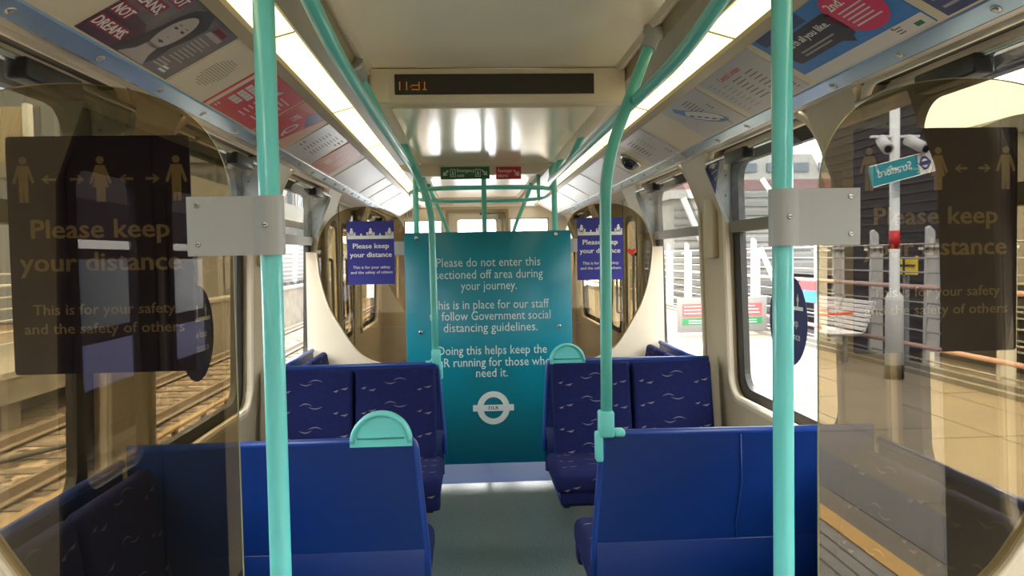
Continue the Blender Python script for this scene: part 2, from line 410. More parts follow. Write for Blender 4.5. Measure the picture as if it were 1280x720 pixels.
# pillar mouldings and reveals round every window
def window(s, k, w0, w1, far_gusset, sticker=None):
    m = Matrix(((0, -s*0.03, s, s*(1.19+0.0225)), (1, 0, 0, 0), (0, 1, 0, 0), (0, 0, 0, 1)))
    rim = MB('beige')
    rim.prism(rrect(w0-0.02, w1+0.02, 0.715, 1.955, 0.12), 0.02, shift(m, 0, 0, -0.012), [rrect(w0+0.012, w1-0.012, 0.75, 1.925, 0.10)])
    def rx(z): return WALLX(z)-0.004 if z < 1.70 else WALLX(1.70)-0.004 - (z-1.70)/0.238*(WALLX(1.70)-0.004-1.066)
    rp_ = [(s*rx(z), y, z) for (y, z) in rrect(w0-0.006, w1+0.006, 0.735, 1.942, 0.13, 8)]
    rp2 = []
    for i_, p_ in enumerate(rp_):
        q_ = rp_[(i_+1) % len(rp_)]; rp2.append(p_)
        if abs(p_[2]-q_[2]) > 0.3: rp2 += [(s*rx(z), p_[1], z) for z in (([1.70, 1.2] if q_[2] < p_[2] else [1.2, 1.70]))]
    rim.tube(rp2, 0.015, 8, closed=True)
    root = struct(put('window_%d' % k, rim))
    g = MB('rubber')
    g.box(min(s*1.066, s*1.25), max(s*1.066, s*1.25), w0, w1, 1.948, 1.962)
    g.prism(rrect(w0-0.01, w1+0.01, 0.73, 1.945, 0.10), 0.03, shift(m, 0, 0, 0.03), [rrect(w0+0.10, w1-0.10, 0.79, 1.875, 0.09)])
    put('gasket', g, root)
    t = MB('brown'); t.prism(rect(w0+0.03, w1-0.03, 1.548, 1.602), 0.05, shift(m, 0, 0, 0.006)); put('transom', t, root)
    p = MB('clear'); p.prism(rrect(w0+0.09, w1-0.09, 0.78, 1.56, 0.06), 0.006, shift(m, 0, 0, 0.045)); put('pane', p, root)
    # the inward tilted hopper
    a = Vector((s*1.172, 0, 1.60)); bq = Vector((s*1.062, 0, 1.885)); d = (bq-a)
    L = d.length
    hm = Matrix(((0, d.x/L, s, a.x), (1, 0, 0, 0), (0, d.z/L, 0, a.z), (0, 0, 0, 1)))
    h0, h1 = w0+0.05, w1-0.02
    pr = [(h0, 0), (h1, 0), (h1, L)] + [(h0+0.16-0.16*math.sin(math.radians(90*q/8)), L-0.16+0.16*math.cos(math.radians(90*q/8))) for q in range(9)]
    hp = MB('hop'); hp.prism(pr, 0.006, hm); put('hopper_pane', hp, root)
    tr = MB('steel'); tr.box(min(bq.x-0.012, bq.x+0.012), max(bq.x-0.012, bq.x+0.012), h0+0.14, h1, 1.878, 1.896, 0.003); put('hopper_rail', tr, root)
    yg = w1-0.018
    gs = MB('clamp')
    gm = Matrix(((s, 0, 0, 0), (0, 0, 1, yg), (0, 1, 0, 0), (0, 0, 0, 1)))
    gs.prism([(1.178, 1.60), (1.178, 1.915), (1.150, 1.93), (1.075, 1.90), (1.052, 1.872), (1.056, 1.845), (1.155, 1.60)], 0.006, gm)
    for (qx, qz) in ((1.155, 1.83), (1.155, 1.73)):
        gs.use('dark').disc_lathe([(0.005, 0), (0.005, 0.002), (0.003, 0.003)], frame((s*qx, yg-0.001, qz), (1, 0, 0), (0, 0, -1) if False else (0, 0, 1)), 8)
    put('gusset', gs, root)
    lb = MB('black'); lb.box(min(s*1.035, s*1.085), max(s*1.035, s*1.085), yg-0.58, yg-0.34, 1.845, 1.893, 0.006); put('latch', lb, root)
    return root
k = 1
WROOT = {}
for s in (-1, 1):
    for i, (w0, w1) in enumerate(WIN):
        if i == 0: k += 0
        WROOT[(s, i)] = window(s, k, w0, w1, True); k += 1
# door leaves: closed pairs on the left and at the far right
def door_leaf(s, a, c, k, dm='beige_dk'):
    m = Matrix(((0, 0, s, s*1.195), (1, 0, 0, 0), (0, 1, 0, 0), (0, 0, 0, 1)))
    b = MB(dm); b.prism(rect(a+0.004, c-0.004, 0.02, 1.90), 0.03, m, [rrect(a+0.13, c-0.13, 0.78, 1.74, 0.07)])
    root = struct(put('door_%d' % k, b))
    g = MB('rubber'); g.prism(rrect(a+0.11, c-0.11, 0.76, 1.76, 0.08), 0.012, shift(m, 0, 0, -0.006), [rrect(a+0.155, c-0.155, 0.805, 1.715, 0.06)]); put('gasket', g, root)
    g = MB('rubber'); g.prism(rect(c-0.012, c+0.001, 0.02, 1.90), 0.034, shift(m, 0, 0, -0.004)); put('edge_seal', g, root)
    p = MB('clear'); p.prism(rrect(a+0.14, c-0.14, 0.79, 1.73, 0.06), 0.006, shift(m, 0, 0, 0.01)); put('pane', p, root)
    t = MB('brown'); t.tube(fillet([(s*1.19, a+0.07, 0.95), (s*1.15, a+0.07, 0.95), (s*1.15, a+0.07, 1.45), (s*1.19, a+0.07, 1.45)], 0.03), 0.011, 8); put('grab_handle', t, root)
k = 1
for (s, a) in ((-1, -0.69), (-1, 5.87), (1, 5.87)):
    dm = 'door_dark' if a < 0 else 'beige_dk'
    door_leaf(s, a, a+0.69, k, dm); door_leaf(s, a+0.69, a+1.38, k+1, dm); k += 2
# far end wall with its windows and door
eb = MB('beige')
m = Matrix(((1, 0, 0, 0), (0, 0, 1, Y1), (0, 1, 0, 0), (0, 0, 0, 1)))
eb.prism(rect(-1.25, 1.25, 0, 2.2), 0.06, m, [rect(-0.90, -0.44, 1.0, 1.905), rect(0.385, 0.86, 1.0, 1.915), rect(-0.36, 0.33, 0.0, 2.0)])
struct(put('wall_end', eb))
pl = MB('ceil'); pl.box(-1.0, 1.0, Y1-0.05, Y1, 2.06, 2.17); pl.use('beige').box(-0.9, -0.30, Y1-0.058, Y1-0.05, 2.08, 2.15); pl.box(0.02, 0.5, Y1-0.058, Y1-0.05, 2.08, 2.15); struct(put('trim_endheader', pl))
for k, (a, c, t) in ((20, (-0.90, -0.44, 1.905)), (21, (0.385, 0.86, 1.915))):
    g = MB('rubber'); g.prism(rect(a, c, 1.0, t), 0.03, shift(m, 0, 0, 0.02), [rect(a+0.012, c-0.012, 1.012, t-0.012)]); root = struct(put('window_%d' % k, g))
    p = MB('clear'); p.prism(rect(a+0.005, c-0.005, 1.005, t-0.005), 0.006, shift(m, 0, 0, 0.03)); put('pane', p, root)
dl = MB('beige'); dl.prism(rect(-0.36, 0.33, 0.01, 2.0), 0.04, shift(m, 0, 0, 0.01), [rrect(-0.25, 0.215, 1.0, 1.905, 0.03)]); root = struct(put('door_7', dl))
p = MB('clear'); p.prism(rect(-0.25, 0.215, 1.0, 1.905), 0.006, shift(m, 0, 0, 0.03)); put('pane', p, root)
g = MB('frame'); g.prism(rect(-0.40, 0.37, 0, 2.03), 0.02, shift(m, 0, 0, -0.018), [rect(-0.36, 0.33, 0, 1.99)]); put('door_frame', g, root)
cl = MB('brown'); cl.tube(fillet([(0.02, Y1-0.05, 1.97), (0.29, Y1-0.05, 1.97), (0.30, Y1-0.05, 1.60)], 0.03), 0.014, 8); cl.box(0.24, 0.32, Y1-0.07, Y1-0.01, 1.91, 1.97, 0.006); put('door_closer', cl, root)
nb = MB('beige_dk'); nb.box(-0.93, -0.42, Y1-0.012, Y1-0.002, 1.925, 2.055)
write(nb, '10', frame((-0.90, Y1-0.013, 1.95), (1, 0, 0), (0, 0, 1)), 0.10, 'greyink', bold=0.004)
tag(put('number_plate', nb), 'tan strip lettered 10 above the left end window', 'number plate')

# pillar strips between the windows (raised cover mouldings)
for s, nm in ((-1, 'left'), (1, 'right')):
    b = MB('beige_dk')
    for (a, c) in ((2.42, 2.55), (3.93, 4.09), (5.58, 5.74)):
        b.box(min(s*1.135, s*1.175), max(s*1.135, s*1.175), a, c, 1.42 if c in (4.09, 2.55) else 0.2, 1.94, 0.018, 3)
    struct(put('trim_pillar_'+nm, b))
    # wall base and ledge under the windows
    b = MB('panel_beige'); b.box(min(s*1.16, s*1.20), max(s*1.16, s*1.20), 0.70, 5.86, 0.0, 0.10, 0.006); struct(put('baseboard_'+nm, b))

# dropped glossy soffit behind the display
sb = MB('soffit'); sb.box(-0.40, 0.40, 3.05, 4.88, 2.028, 2.17); sb.use('beige').box(-0.487, -0.40, 3.05, 4.88, 2.035, 2.17, 0.008); sb.box(0.40, 0.487, 3.05, 4.88, 2.035, 2.17, 0.008)
struct(put('ceiling_soffit', sb)).name = 'ceiling.001'
hb = MB('beige'); hm = Matrix(((1, 0, 0, 0), (0, 0, 1, 4.86), (0, 1, 0, 0), (0, 0, 0, 1)))
hb.prism([(-0.53, 2.028), (0.42, 2.028), (0.40, 2.005), (0.33, 1.965), (-0.40, 1.955), (-0.52, 2.0)], 0.05, hm); struct(put('trim_1', hb))

# ================================================================== THINGS
# ---------------------------------------------------------------- lamps
LS = [(1.1, 2.28), (2.28, 3.40), (3.40, 4.50), (4.50, 5.60), (5.60, 6.75), (6.75, 7.9), (7.9, 9.3)]
ordn = ['at the near glass screen', 'above the first row of seats', 'beside the dropped soffit',
        'above the far glass screen', 'above the far doors', 'beyond the far doors', 'by the end wall']
for s, side in ((-1, 'left'), (1, 'right')):
    for (a, c), wd in zip(LS, ordn):
        t = thing('ceiling_light', 'cream strip light diffuser on the %s side %s' % (side, wd), 'ceiling light', (s*0.64, (a+c)/2, 2.11), 'strip lights along the carriage roof')
        Mx = Matrix(((s, 0, 0, 0), (0, 0, 1, a+0.004), (0, 1, 0, 0), (0, 0, 0, 1)))
        d = MB('lamp'); d.prism([(0.597, 2.104), (0.683, 2.080), (0.683, 2.09), (0.597, 2.114)], c-a-0.008, Mx); put('diffuser', d, t)
        e = MB('frame'); e.prism([(0.597, 2.101), (0.683, 2.077), (0.683, 2.12), (0.597, 2.13)], 0.008, shift(Mx, 0, 0, c-a-0.010)); put('end_cap', e, t)

# ---------------------------------------------------------------- display
t = thing('information_display', 'cream overhead passenger information display with dark LED window', 'display', (0.015, 3.03, 2.035))
b = MB('beige'); b.box(-0.470, 0.500, 2.985, 3.06, 2.036, 2.168, 0.006); b.box(-0.470, -0.40, 2.982, 3.0, 2.038, 2.166, 0.003); put('housing', b, t)
b = MB('ledscreen'); b.box(-0.380, 0.378, 2.979, 2.99, 2.068, 2.144); sc_ = put('screen', b, t)
b = MB('led')
px, pz = -0.368, 2.0835
glyphs = {0: '....#....#..............', 1: '....#....#......#..#....', 2: '....#....#...####..#....', 3: '....#....#.#.#..#..#....', 4: '....#....#...#..#..#....', 5: '....#....#...####.###...'}
rows = ['.#....#........#...#..', '.#....#........#...#..', '.#....#...######...#..', '.#....#..#.....#...#..', '.#....#........#...#..', '.#....#...######..###.']
for ri, row in enumerate(rows):
    for ci, ch in enumerate(row):
        if ch == '#':
            cx = -0.366 + ci*0.0052; cz = 2.1135 - ri*0.0054
            b.box(cx-0.0017, cx+0.0017, 2.9775, 2.979, cz-0.0017, cz+0.0017)
put('led_characters', b, sc_)

# ---------------------------------------------------------------- exit and alarm signs on the soffit edge
def exit_signs():
    f = frame((-0.279, 4.855, 1.934), (1, 0, 0), (0, 0, 1))
    b = MB('exitgreen'); b.prism(rect(0, 0.302, 0, 0.076), 0.006, f)
    tp = shift(f, 0, 0, 0.0065)
    b.use('offwhite')
    b.flat(arrow2d(0.030, 0.038, 0.024, 225, 0.35), tp); b.flat(arrow2d(0.272, 0.038, 0.024, 315, 0.35), tp)
    for cx in (0.075, 0.230):
        b.use('offwhite').prism(rect(cx-0.017, cx+0.017, 0.014, 0.062), 0.0004, tp, [rect(cx-0.013, cx+0.013, 0.018, 0.058)])
        b.flat(ell(cx, 0.050, 0.004, 0.004, 10), tp); b.flat([(cx-0.006, 0.045), (cx+0.006, 0.043), (cx+0.004, 0.033), (cx+0.009, 0.021), (cx+0.005, 0.020), (cx, 0.030), (cx-0.008, 0.022), (cx-0.010, 0.025), (cx-0.003, 0.034)], tp)
    write(b, 'Emergency', shift(tp, 0.099, 0.043), 0.030, 'offwhite', width=0.108, bold=0.0006)
    write(b, 'exit', shift(tp, 0.099, 0.013), 0.030, 'offwhite', bold=0.0006)
    tag(put('exit_sign', b), 'green emergency exit sign with white arrows hanging below the soffit', 'sign')
    f = frame((0.064, 4.855, 1.931), (1, 0, 0), (0, 0, 1))
    b = MB('alarmred'); b.prism(rect(0, 0.155, 0, 0.076), 0.006, f); tp = shift(f, 0, 0, 0.0065)
    write(b, 'Passenger', shift(tp, 0.010, 0.043), 0.028, 'offwhite', width=0.088, bold=0.0006)
    write(b, 'alarm', shift(tp, 0.010, 0.013), 0.028, 'offwhite', bold=0.0006)
    b.use('offwhite').flat(arrow2d(0.126, 0.038, 0.026, 315, 0.35), tp)
    tag(put('alarm_sign', b), 'red passenger alarm sign with a white arrow below the soffit', 'sign')
exit_signs()

# ---------------------------------------------------------------- draught screens, poles, clamps, distancing notices
CURVE = [(1.105, 1.50), (1.098, 1.42), (1.087, 1.33), (1.062, 1.225), (1.025, 1.12), (0.975, 1.028), (0.92, 0.936), (0.86, 0.852), (0.79, 0.798), (0.70, 0.764), (0.60, 0.746), (0.50, 0.742)]
GTOP = [(0.520, 0.742), (0.520, 1.55), (0.530, 1.625), (0.555, 1.682), (0.595, 1.726), (0.65, 1.755), (0.72, 1.772), (0.80, 1.778), (0.88, 1.770), (0.95, 1.748), (1.01, 1.708), (1.055, 1.65), (1.085, 1.585), (1.102, 1.52)]
def smooth_line(p, n):
    out = []
    for i in range(len(p)-1):
        a, b, c, d = p[max(i-1, 0)], p[i], p[i+1], p[min(i+2, len(p)-1)]
        for q in range(n):
            t = q/n
            out.append(tuple(0.5*((2*b[k]) + (c[k]-a[k])*t + (2*a[k]-5*b[k]+4*c[k]-d[k])*t*t + (3*b[k]-a[k]-3*c[k]+d[k])*t**3) for k in (0, 1)))
    return out + [p[-1]]
CURVE = smooth_line(CURVE, 3)
GTOP = GTOP[:1] + smooth_line(GTOP[1:], 4)
def draught_screen(s, y, where):
    t = thing('draught_screen', 'beige screen with brown tinted glass %s' % where, 'screen', (s*0.85, y, 0), 'glazed draught screens beside the doors')
    m = Matrix(((s, 0, 0, 0), (0, 0, 1, y), (0, 1, 0, 0), (0, 0, 0, 1)))
    p = MB('panel_beige'); p.prism([(0.50, 0.02), (1.185, 0.02), (1.172, 1.50)] + CURVE, 0.036, shift(m, 0, 0, -0.018)); pan = put('panel', p, t)
    e = MB('panel_beige'); e.tube([(s*x, y-0.016, z-0.004) for (x, z) in CURVE], 0.006, 8); e.tube([(s*x, y+0.016, z-0.004) for (x, z) in CURVE], 0.006, 8); put('edge_bead', e, pan)
    kk = 0.93 if y < 3 else 1.05
    g = MB('glass', 'gedge'); pts = [(a, 1.5+(c-1.5)*kk if c > 1.5 else c) for a, c in GTOP] + CURVE[:-1]
    h = 0.008; flatm = shift(m, 0, 0, -h/2)
    loop = pts
    tris = tessellate_polygon([[Vector((a, c, 0)) for a, c in loop]])
    v0 = [g.bm.verts.new(flatm @ Vector((a, c, 0))) for a, c in loop]; v1 = [g.bm.verts.new(flatm @ Vector((a, c, h))) for a, c in loop]
    for q in tris: g.face([v0[i] for i in q]); g.face([v1[i] for i in reversed(q)])
    g.use('gedge')
    for i in range(len(GTOP)-1): g.face([v0[i], v0[i+1], v1[i+1], v1[i]])
    put('glass_pane', g, t, origin=None)
    return t
def near_pole(s, y, where, clamp):
    t = thing('grab_pole', 'vertical aqua grab pole %s' % where, 'pole', (s*0.455, y, 0), 'aqua poles at the draught screens')
    b = MB('teal'); b.tube([(s*0.455, y, 0.0), (s*0.455, y, 0.4), (s*0.455, y, 1.2), (s*0.455, y, 2.15)], 0.0185, 20); put('pole', b, t)
    b = MB('clamp'); b.disc_lathe([(0.032, 0), (0.032, 0.012), (0.022, 0.02)], Matrix.Translation((s*0.455, y, 0)), 20); put('base_collar', b, t)
    if clamp:
        z0, z1 = 1.460, 1.562
        R = 0.0245
        out = [(0.455 + R*math.cos(math.radians(a)), R*math.sin(math.radians(a))) for a in range(90, 361-60, 12)]
        # wraps round the pole on the viewer's side, then runs flat to the glass
        prof = [(0.455-R, 0.012)] + [(0.455 + R*math.cos(math.radians(a)), -R*math.sin(math.radians(a))) for a in range(180, 40, -10)][0:0]
        arc = [(0.455 + R*math.cos(math.radians(a)), R*math.sin(math.radians(a))) for a in range(150, 316, 10)]
        outer = arc + [(0.481, -0.0105), (0.50, -0.0095), (0.594, -0.0095)]
        ri = R-0.004
        arc2 = [(0.455 + ri*math.cos(math.radians(a)), ri*math.sin(math.radians(a))) for a in range(150, 316, 10)]
        inner = arc2 + [(0.483, -0.0065), (0.50, -0.0055), (0.594, -0.0055)]
        loop = outer + inner[::-1]
        mm = Matrix(((s, 0, 0, 0), (0, 1, 0, y), (0, 0, 1, z0), (0, 0, 0, 1)))
        b = MB('clamp'); b.prism(loop, z1-z0, mm); 
        c_ = put('clamp_plate', b, t)
        for (qx, qy, qz) in ((0.576, y-0.0095, 1.547), (0.576, y-0.0095, 1.480), (0.458, y-R, 1.512)):
            q = MB('steel'); q.disc_lathe([(0.0052, 0), (0.0052, 0.0015), (0.0035, 0.0025)], frame((s*qx, qy, qz), (1, 0, 0), (0, 0, 1)), 12)
            q.use('dark').box(s*qx-0.003, s*qx+0.003, qy-0.0029, qy-0.0024, qz-0.0006, qz+0.0006)
            put('screw', q, c_)
    else:
        b = MB('clamp'); b.box(min(s*0.44, s*0.60), max(s*0.44, s*0.60), y-0.02, y-0.008, 1.47, 1.56, 0.003); put('clamp_plate', b, t)
    return t
draught_screen(-1, 1.376, 'at near left, carrying a dark notice')
draught_screen(1, 1.376, 'at near right, mirroring the platform')
draught_screen(-1, 5.125, 'at far left, behind a bright blue notice')
draught_screen(1, 5.125, 'at far right, behind a bright blue notice')
near_pole(-1, 1.376, 'at the near left with a grey clamp', True)
near_pole(1, 1.376, 'at the near right with a grey clamp', True)
near_pole(-1, 5.125, 'at the left edge of the teal notice board', False)
near_pole(1, 5.125, 'at the right edge of the teal notice board', False)

def person2d(cx, cy, h, skirt=False):
    """standing figure outlines, feet at cy"""
    k = h
    head = ell(cx, cy+0.92*k, 0.085*k, 0.085*k, 16)
    if skirt:
        body = [(cx-0.10*k, cy+0.81*k), (cx+0.10*k, cy+0.81*k), (cx+0.24*k, cy+0.42*k), (cx+0.19*k, cy+0.38*k), (cx+0.10*k, cy+0.64*k), (cx+0.17*k, cy+0.32*k), (cx+0.10*k, cy+0.32*k), (cx+0.10*k, cy), (cx-0.10*k, cy), (cx-0.10*k, cy+0.32*k), (cx-0.17*k, cy+0.32*k), (cx-0.10*k, cy+0.64*k), (cx-0.19*k, cy+0.38*k), (cx-0.24*k, cy+0.42*k)]
    else:
        body = [(cx-0.12*k, cy+0.81*k), (cx+0.12*k, cy+0.81*k), (cx+0.24*k, cy+0.44*k), (cx+0.18*k, cy+0.41*k), (cx+0.105*k, cy+0.64*k), (cx+0.10*k, cy), (cx+0.01*k, cy), (cx, cy+0.36*k), (cx-0.01*k, cy), (cx-0.10*k, cy), (cx-0.105*k, cy+0.64*k), (cx-0.18*k, cy+0.41*k), (cx-0.24*k, cy+0.44*k)]
    return head, body
def notice_text(tp, par):
    for body, x, y, sz, wd, bo in (('Please keep', 0.153, 0.235, 0.046, 0.232, 0.0012), ('your distance', 0.153, 0.178, 0.046, 0.270, 0.0012),
                                   ('This is for your safety', 0.155, 0.103, 0.026, 0.240, 0.0004), ('and the safety of others', 0.155, 0.070, 0.026, 0.270, 0.0004)):
        b = MB('white'); write(b, body, shift(tp, x, y), sz, 'white', 'CENTER', width=wd, bold=bo); put('lettering', b, par)
def near_notice(x0, label, women):
    f = frame((x0, 1.3815, 1.260), (1, 0, 0), (0, 0, 1))
    t = thing('distancing_notice', label, 'notice', (x0+0.155, 1.3815, 1.26), 'keep your distance notices')
    b = MB('signblue'); b.prism(rrect(0, 0.308, 0, 0.410, 0.006, 3), -0.003, f); put('board', b, t)
    tp = shift(f, 0, 0, 0.0006); notice_text(tp, t)
    for cx, wm in zip((0.028, 0.157, 0.285), women):
        b = MB('white')
        for q in person2d(cx, 0.297, 0.078, wm): b.flat(q, tp)
        put('figure_pictogram', b, t)
    for cx, an in ((0.070, 180), (0.118, 0), (0.200, 180), (0.245, 0)):
        b = MB('white'); b.flat(arrow2d(cx, 0.336, 0.012, an, 0.35), tp); put('arrow', b, t)
near_notice(-0.899, 'dark blue distancing notice behind the near left tinted glass', (False, True, False))
near_notice(0.590, 'dark blue distancing notice behind the near right tinted glass', (False, True, False))
def far_notice(x0, label):
    f = frame((x0, 5.112, 1.284), (1, 0, 0), (0, 0, 1))
    t = thing('distancing_notice', label, 'notice', (x0+0.153, 5.112, 1.284), 'keep your distance notices')
    b = MB('signblue'); b.prism(rect(0, 0.306, 0, 0.412), -0.003, f); put('board', b, t)
    tp = shift(f, 0, 0, 0.0006); notice_text(tp, t)
    b = MB('white'); b.flat(rect(0.004, 0.302, 0.296, 0.318), tp)
    for cx in (0.030, 0.153, 0.276):
        b.flat(rect(cx-0.026, cx+0.026, 0.318, 0.328), tp); b.flat(rect(cx-0.026, cx-0.018, 0.328, 0.340), tp); b.flat(rect(cx+0.018, cx+0.026, 0.328, 0.340), tp)
        b.flat(ell(cx, 0.358, 0.008, 0.009, 14), tp); b.flat([(cx-0.013, 0.318), (cx+0.013, 0.318), (cx+0.012, 0.346), (cx+0.006, 0.351), (cx-0.006, 0.351), (cx-0.012, 0.346)], tp)
    for cx in (0.092, 0.215): b.flat(rect(cx-0.005, cx+0.005, 0.318, 0.332), tp)
    put('pictogram', b, t)
far_notice(-0.906, 'bright blue distancing notice on the far left glass screen')
far_notice(0.600, 'bright blue distancing notice on the far right glass screen')

b = MB('alarmred'); f = frame((0.965, 5.1195, 1.465), (1, 0, 0), (0, 0, 1))
b.prism([(0, -0.026), (0.028, 0.004), (0.026, 0.020), (0.012, 0.024), (0, 0.013), (-0.012, 0.024), (-0.026, 0.020), (-0.028, 0.004)], 0.001, f)
tag(put('heart_sticker', b), 'small red heart sticker on the far right tinted glass', 'sticker')
# ---------------------------------------------------------------- teal notice board across the aisle
t = thing('notice_board', 'large teal notice board closing off the aisle between the far seats', 'notice board', (0.01, 5.09, 0.085))
b = MB('tealboard'); b.box(-0.534, 0.554, 5.086, 5.098, 0.085, 1.615, 0.002, 1); bd = put('board', b, t)
def pxx(px): return -0.534 + (px-505)*1.088/208.0
def pzz(py): return 1.615 - (py-289.5)*1.615/312.5*0.985
b = MB('offwhite')
for body, cx, py, wpx in (('Please do not enter this', 609, 334, 130), ('sectioned off area during', 609.5, 349.5, 135), ('your journey.', 609.5, 364, 70),
                       ('This is in place for our staff', 610.5, 388.5, 147), ('to follow Government social', 610.5, 403, 152), ('distancing guidelines.', 610.5, 418, 118),
                       ('Doing this helps keep the', 612, 447.5, 137), ('DLR running for those who', 609.5, 463, 151), ('need it.', 611, 477, 40)):
    b = MB('offwhite'); write(b, body, frame((pxx(cx), 5.0855, pzz(py)), (1, 0, 0), (0, 0, 1)), 0.083, 'offwhite', 'CENTER', width=wpx*1.088/208); put('lettering', b, bd)
b = MB('offwhite'); cx, cz = pxx(612), pzz(517.5)
f = frame((cx, 5.0855, cz), (1, 0, 0), (0, 0, 1))
o_, i_ = ell(0, 0, 0.107, 0.110, 40), ell(0, 0, 0.068, 0.071, 40)
for k in range(40):
    j = (k+1) % 40; b.poly([f @ Vector((*o_[k], 0)), f @ Vector((*o_[j], 0)), f @ Vector((*i_[j], 0)), f @ Vector((*i_[k], 0))])
b.flat(rect(-0.135, 0.135, -0.021, 0.021), shift(f, 0, 0, 0.0003))
write(b, 'DLR', shift(f, 0, -0.0115, 0.0006), 0.032, 'pdark', 'CENTER', width=0.066, bold=0.0006)
put('roundel', b, bd)
for (bx, bz) in ((-0.455, 1.58), (0.455, 1.592), (-0.44, 0.965), (0.468, 0.985)):
    q = MB('steel'); q.disc_lathe([(0.013, 0), (0.013, 0.003), (0.008, 0.005)], frame((bx, 5.086, bz), (1, 0, 0), (0, 0, 1)), 12); put('bolt', q, t)

# ---------------------------------------------------------------- seats
def wave_marks(b, m, w, h, seed):
    """pale woven wave and gull marks on a pad, local x across, y up"""
    b.use('wave')
    rows = int(h/0.117)+1
    def wave(cx, cy, sgn):
        n = 7
        for ox, oy, up_, L in ((-0.026, -0.007*sgn, -sgn, 0.066), (0.022, 0.007*sgn, sgn, 0.074)):
            top, bot = [], []
            for i in range(n+1):
                u = i/n; x = (u-0.5)*L; y = up_*0.012*(0.5-(2*u-1)**2); th = 0.0052*math.sin(PI*u)**0.7
                top.append((cx+ox+x, cy+oy+y+th*0.5)); bot.append((cx+ox+x, cy+oy+y-th*0.5))
            b.flat(bot[1:-1] + [top[-1]] + top[::-1][1:-1] + [top[0]], m)
    def gull(cx, cy, sgn):
        for ox, oy, l in ((-0.022, -0.004*sgn, 0.018), (0.022, 0.007*sgn, 0.026)):
            b.flat([(cx+ox-l, cy+oy-0.002), (cx+ox, cy+oy-0.0075), (cx+ox+l*0.6, cy+oy+0.006), (cx+ox-l*0.2, cy+oy+0.002)], m)
    for rI in range(rows):
        cy = 0.035 + rI*0.117
        if cy > h-0.02: break
        if rI % 1 == 0:
            if w > 0.3:
                wave(w*0.50, cy+0.02, 1 if rI % 2 else -1)
                gull(w*0.17, cy-0.015, -1 if rI % 2 else 1); gull(w*0.86, cy-0.02, 1 if rI % 2 else -1)
            else: gull(w*0.5, cy, 1)
def pad(w, h, d, m, marks=True, seed=0):
    """rounded upholstered pad: local x 0..w, y 0..h, thickness z 0..d (front at d)"""
    b = MB('fabric'); b.box(0, w, 0, h, 0, d, min(0.022, d*0.45), 3, m)
    if marks: wave_marks(b, shift(m, 0, 0, d+0.0006), w, h, seed)
    return b
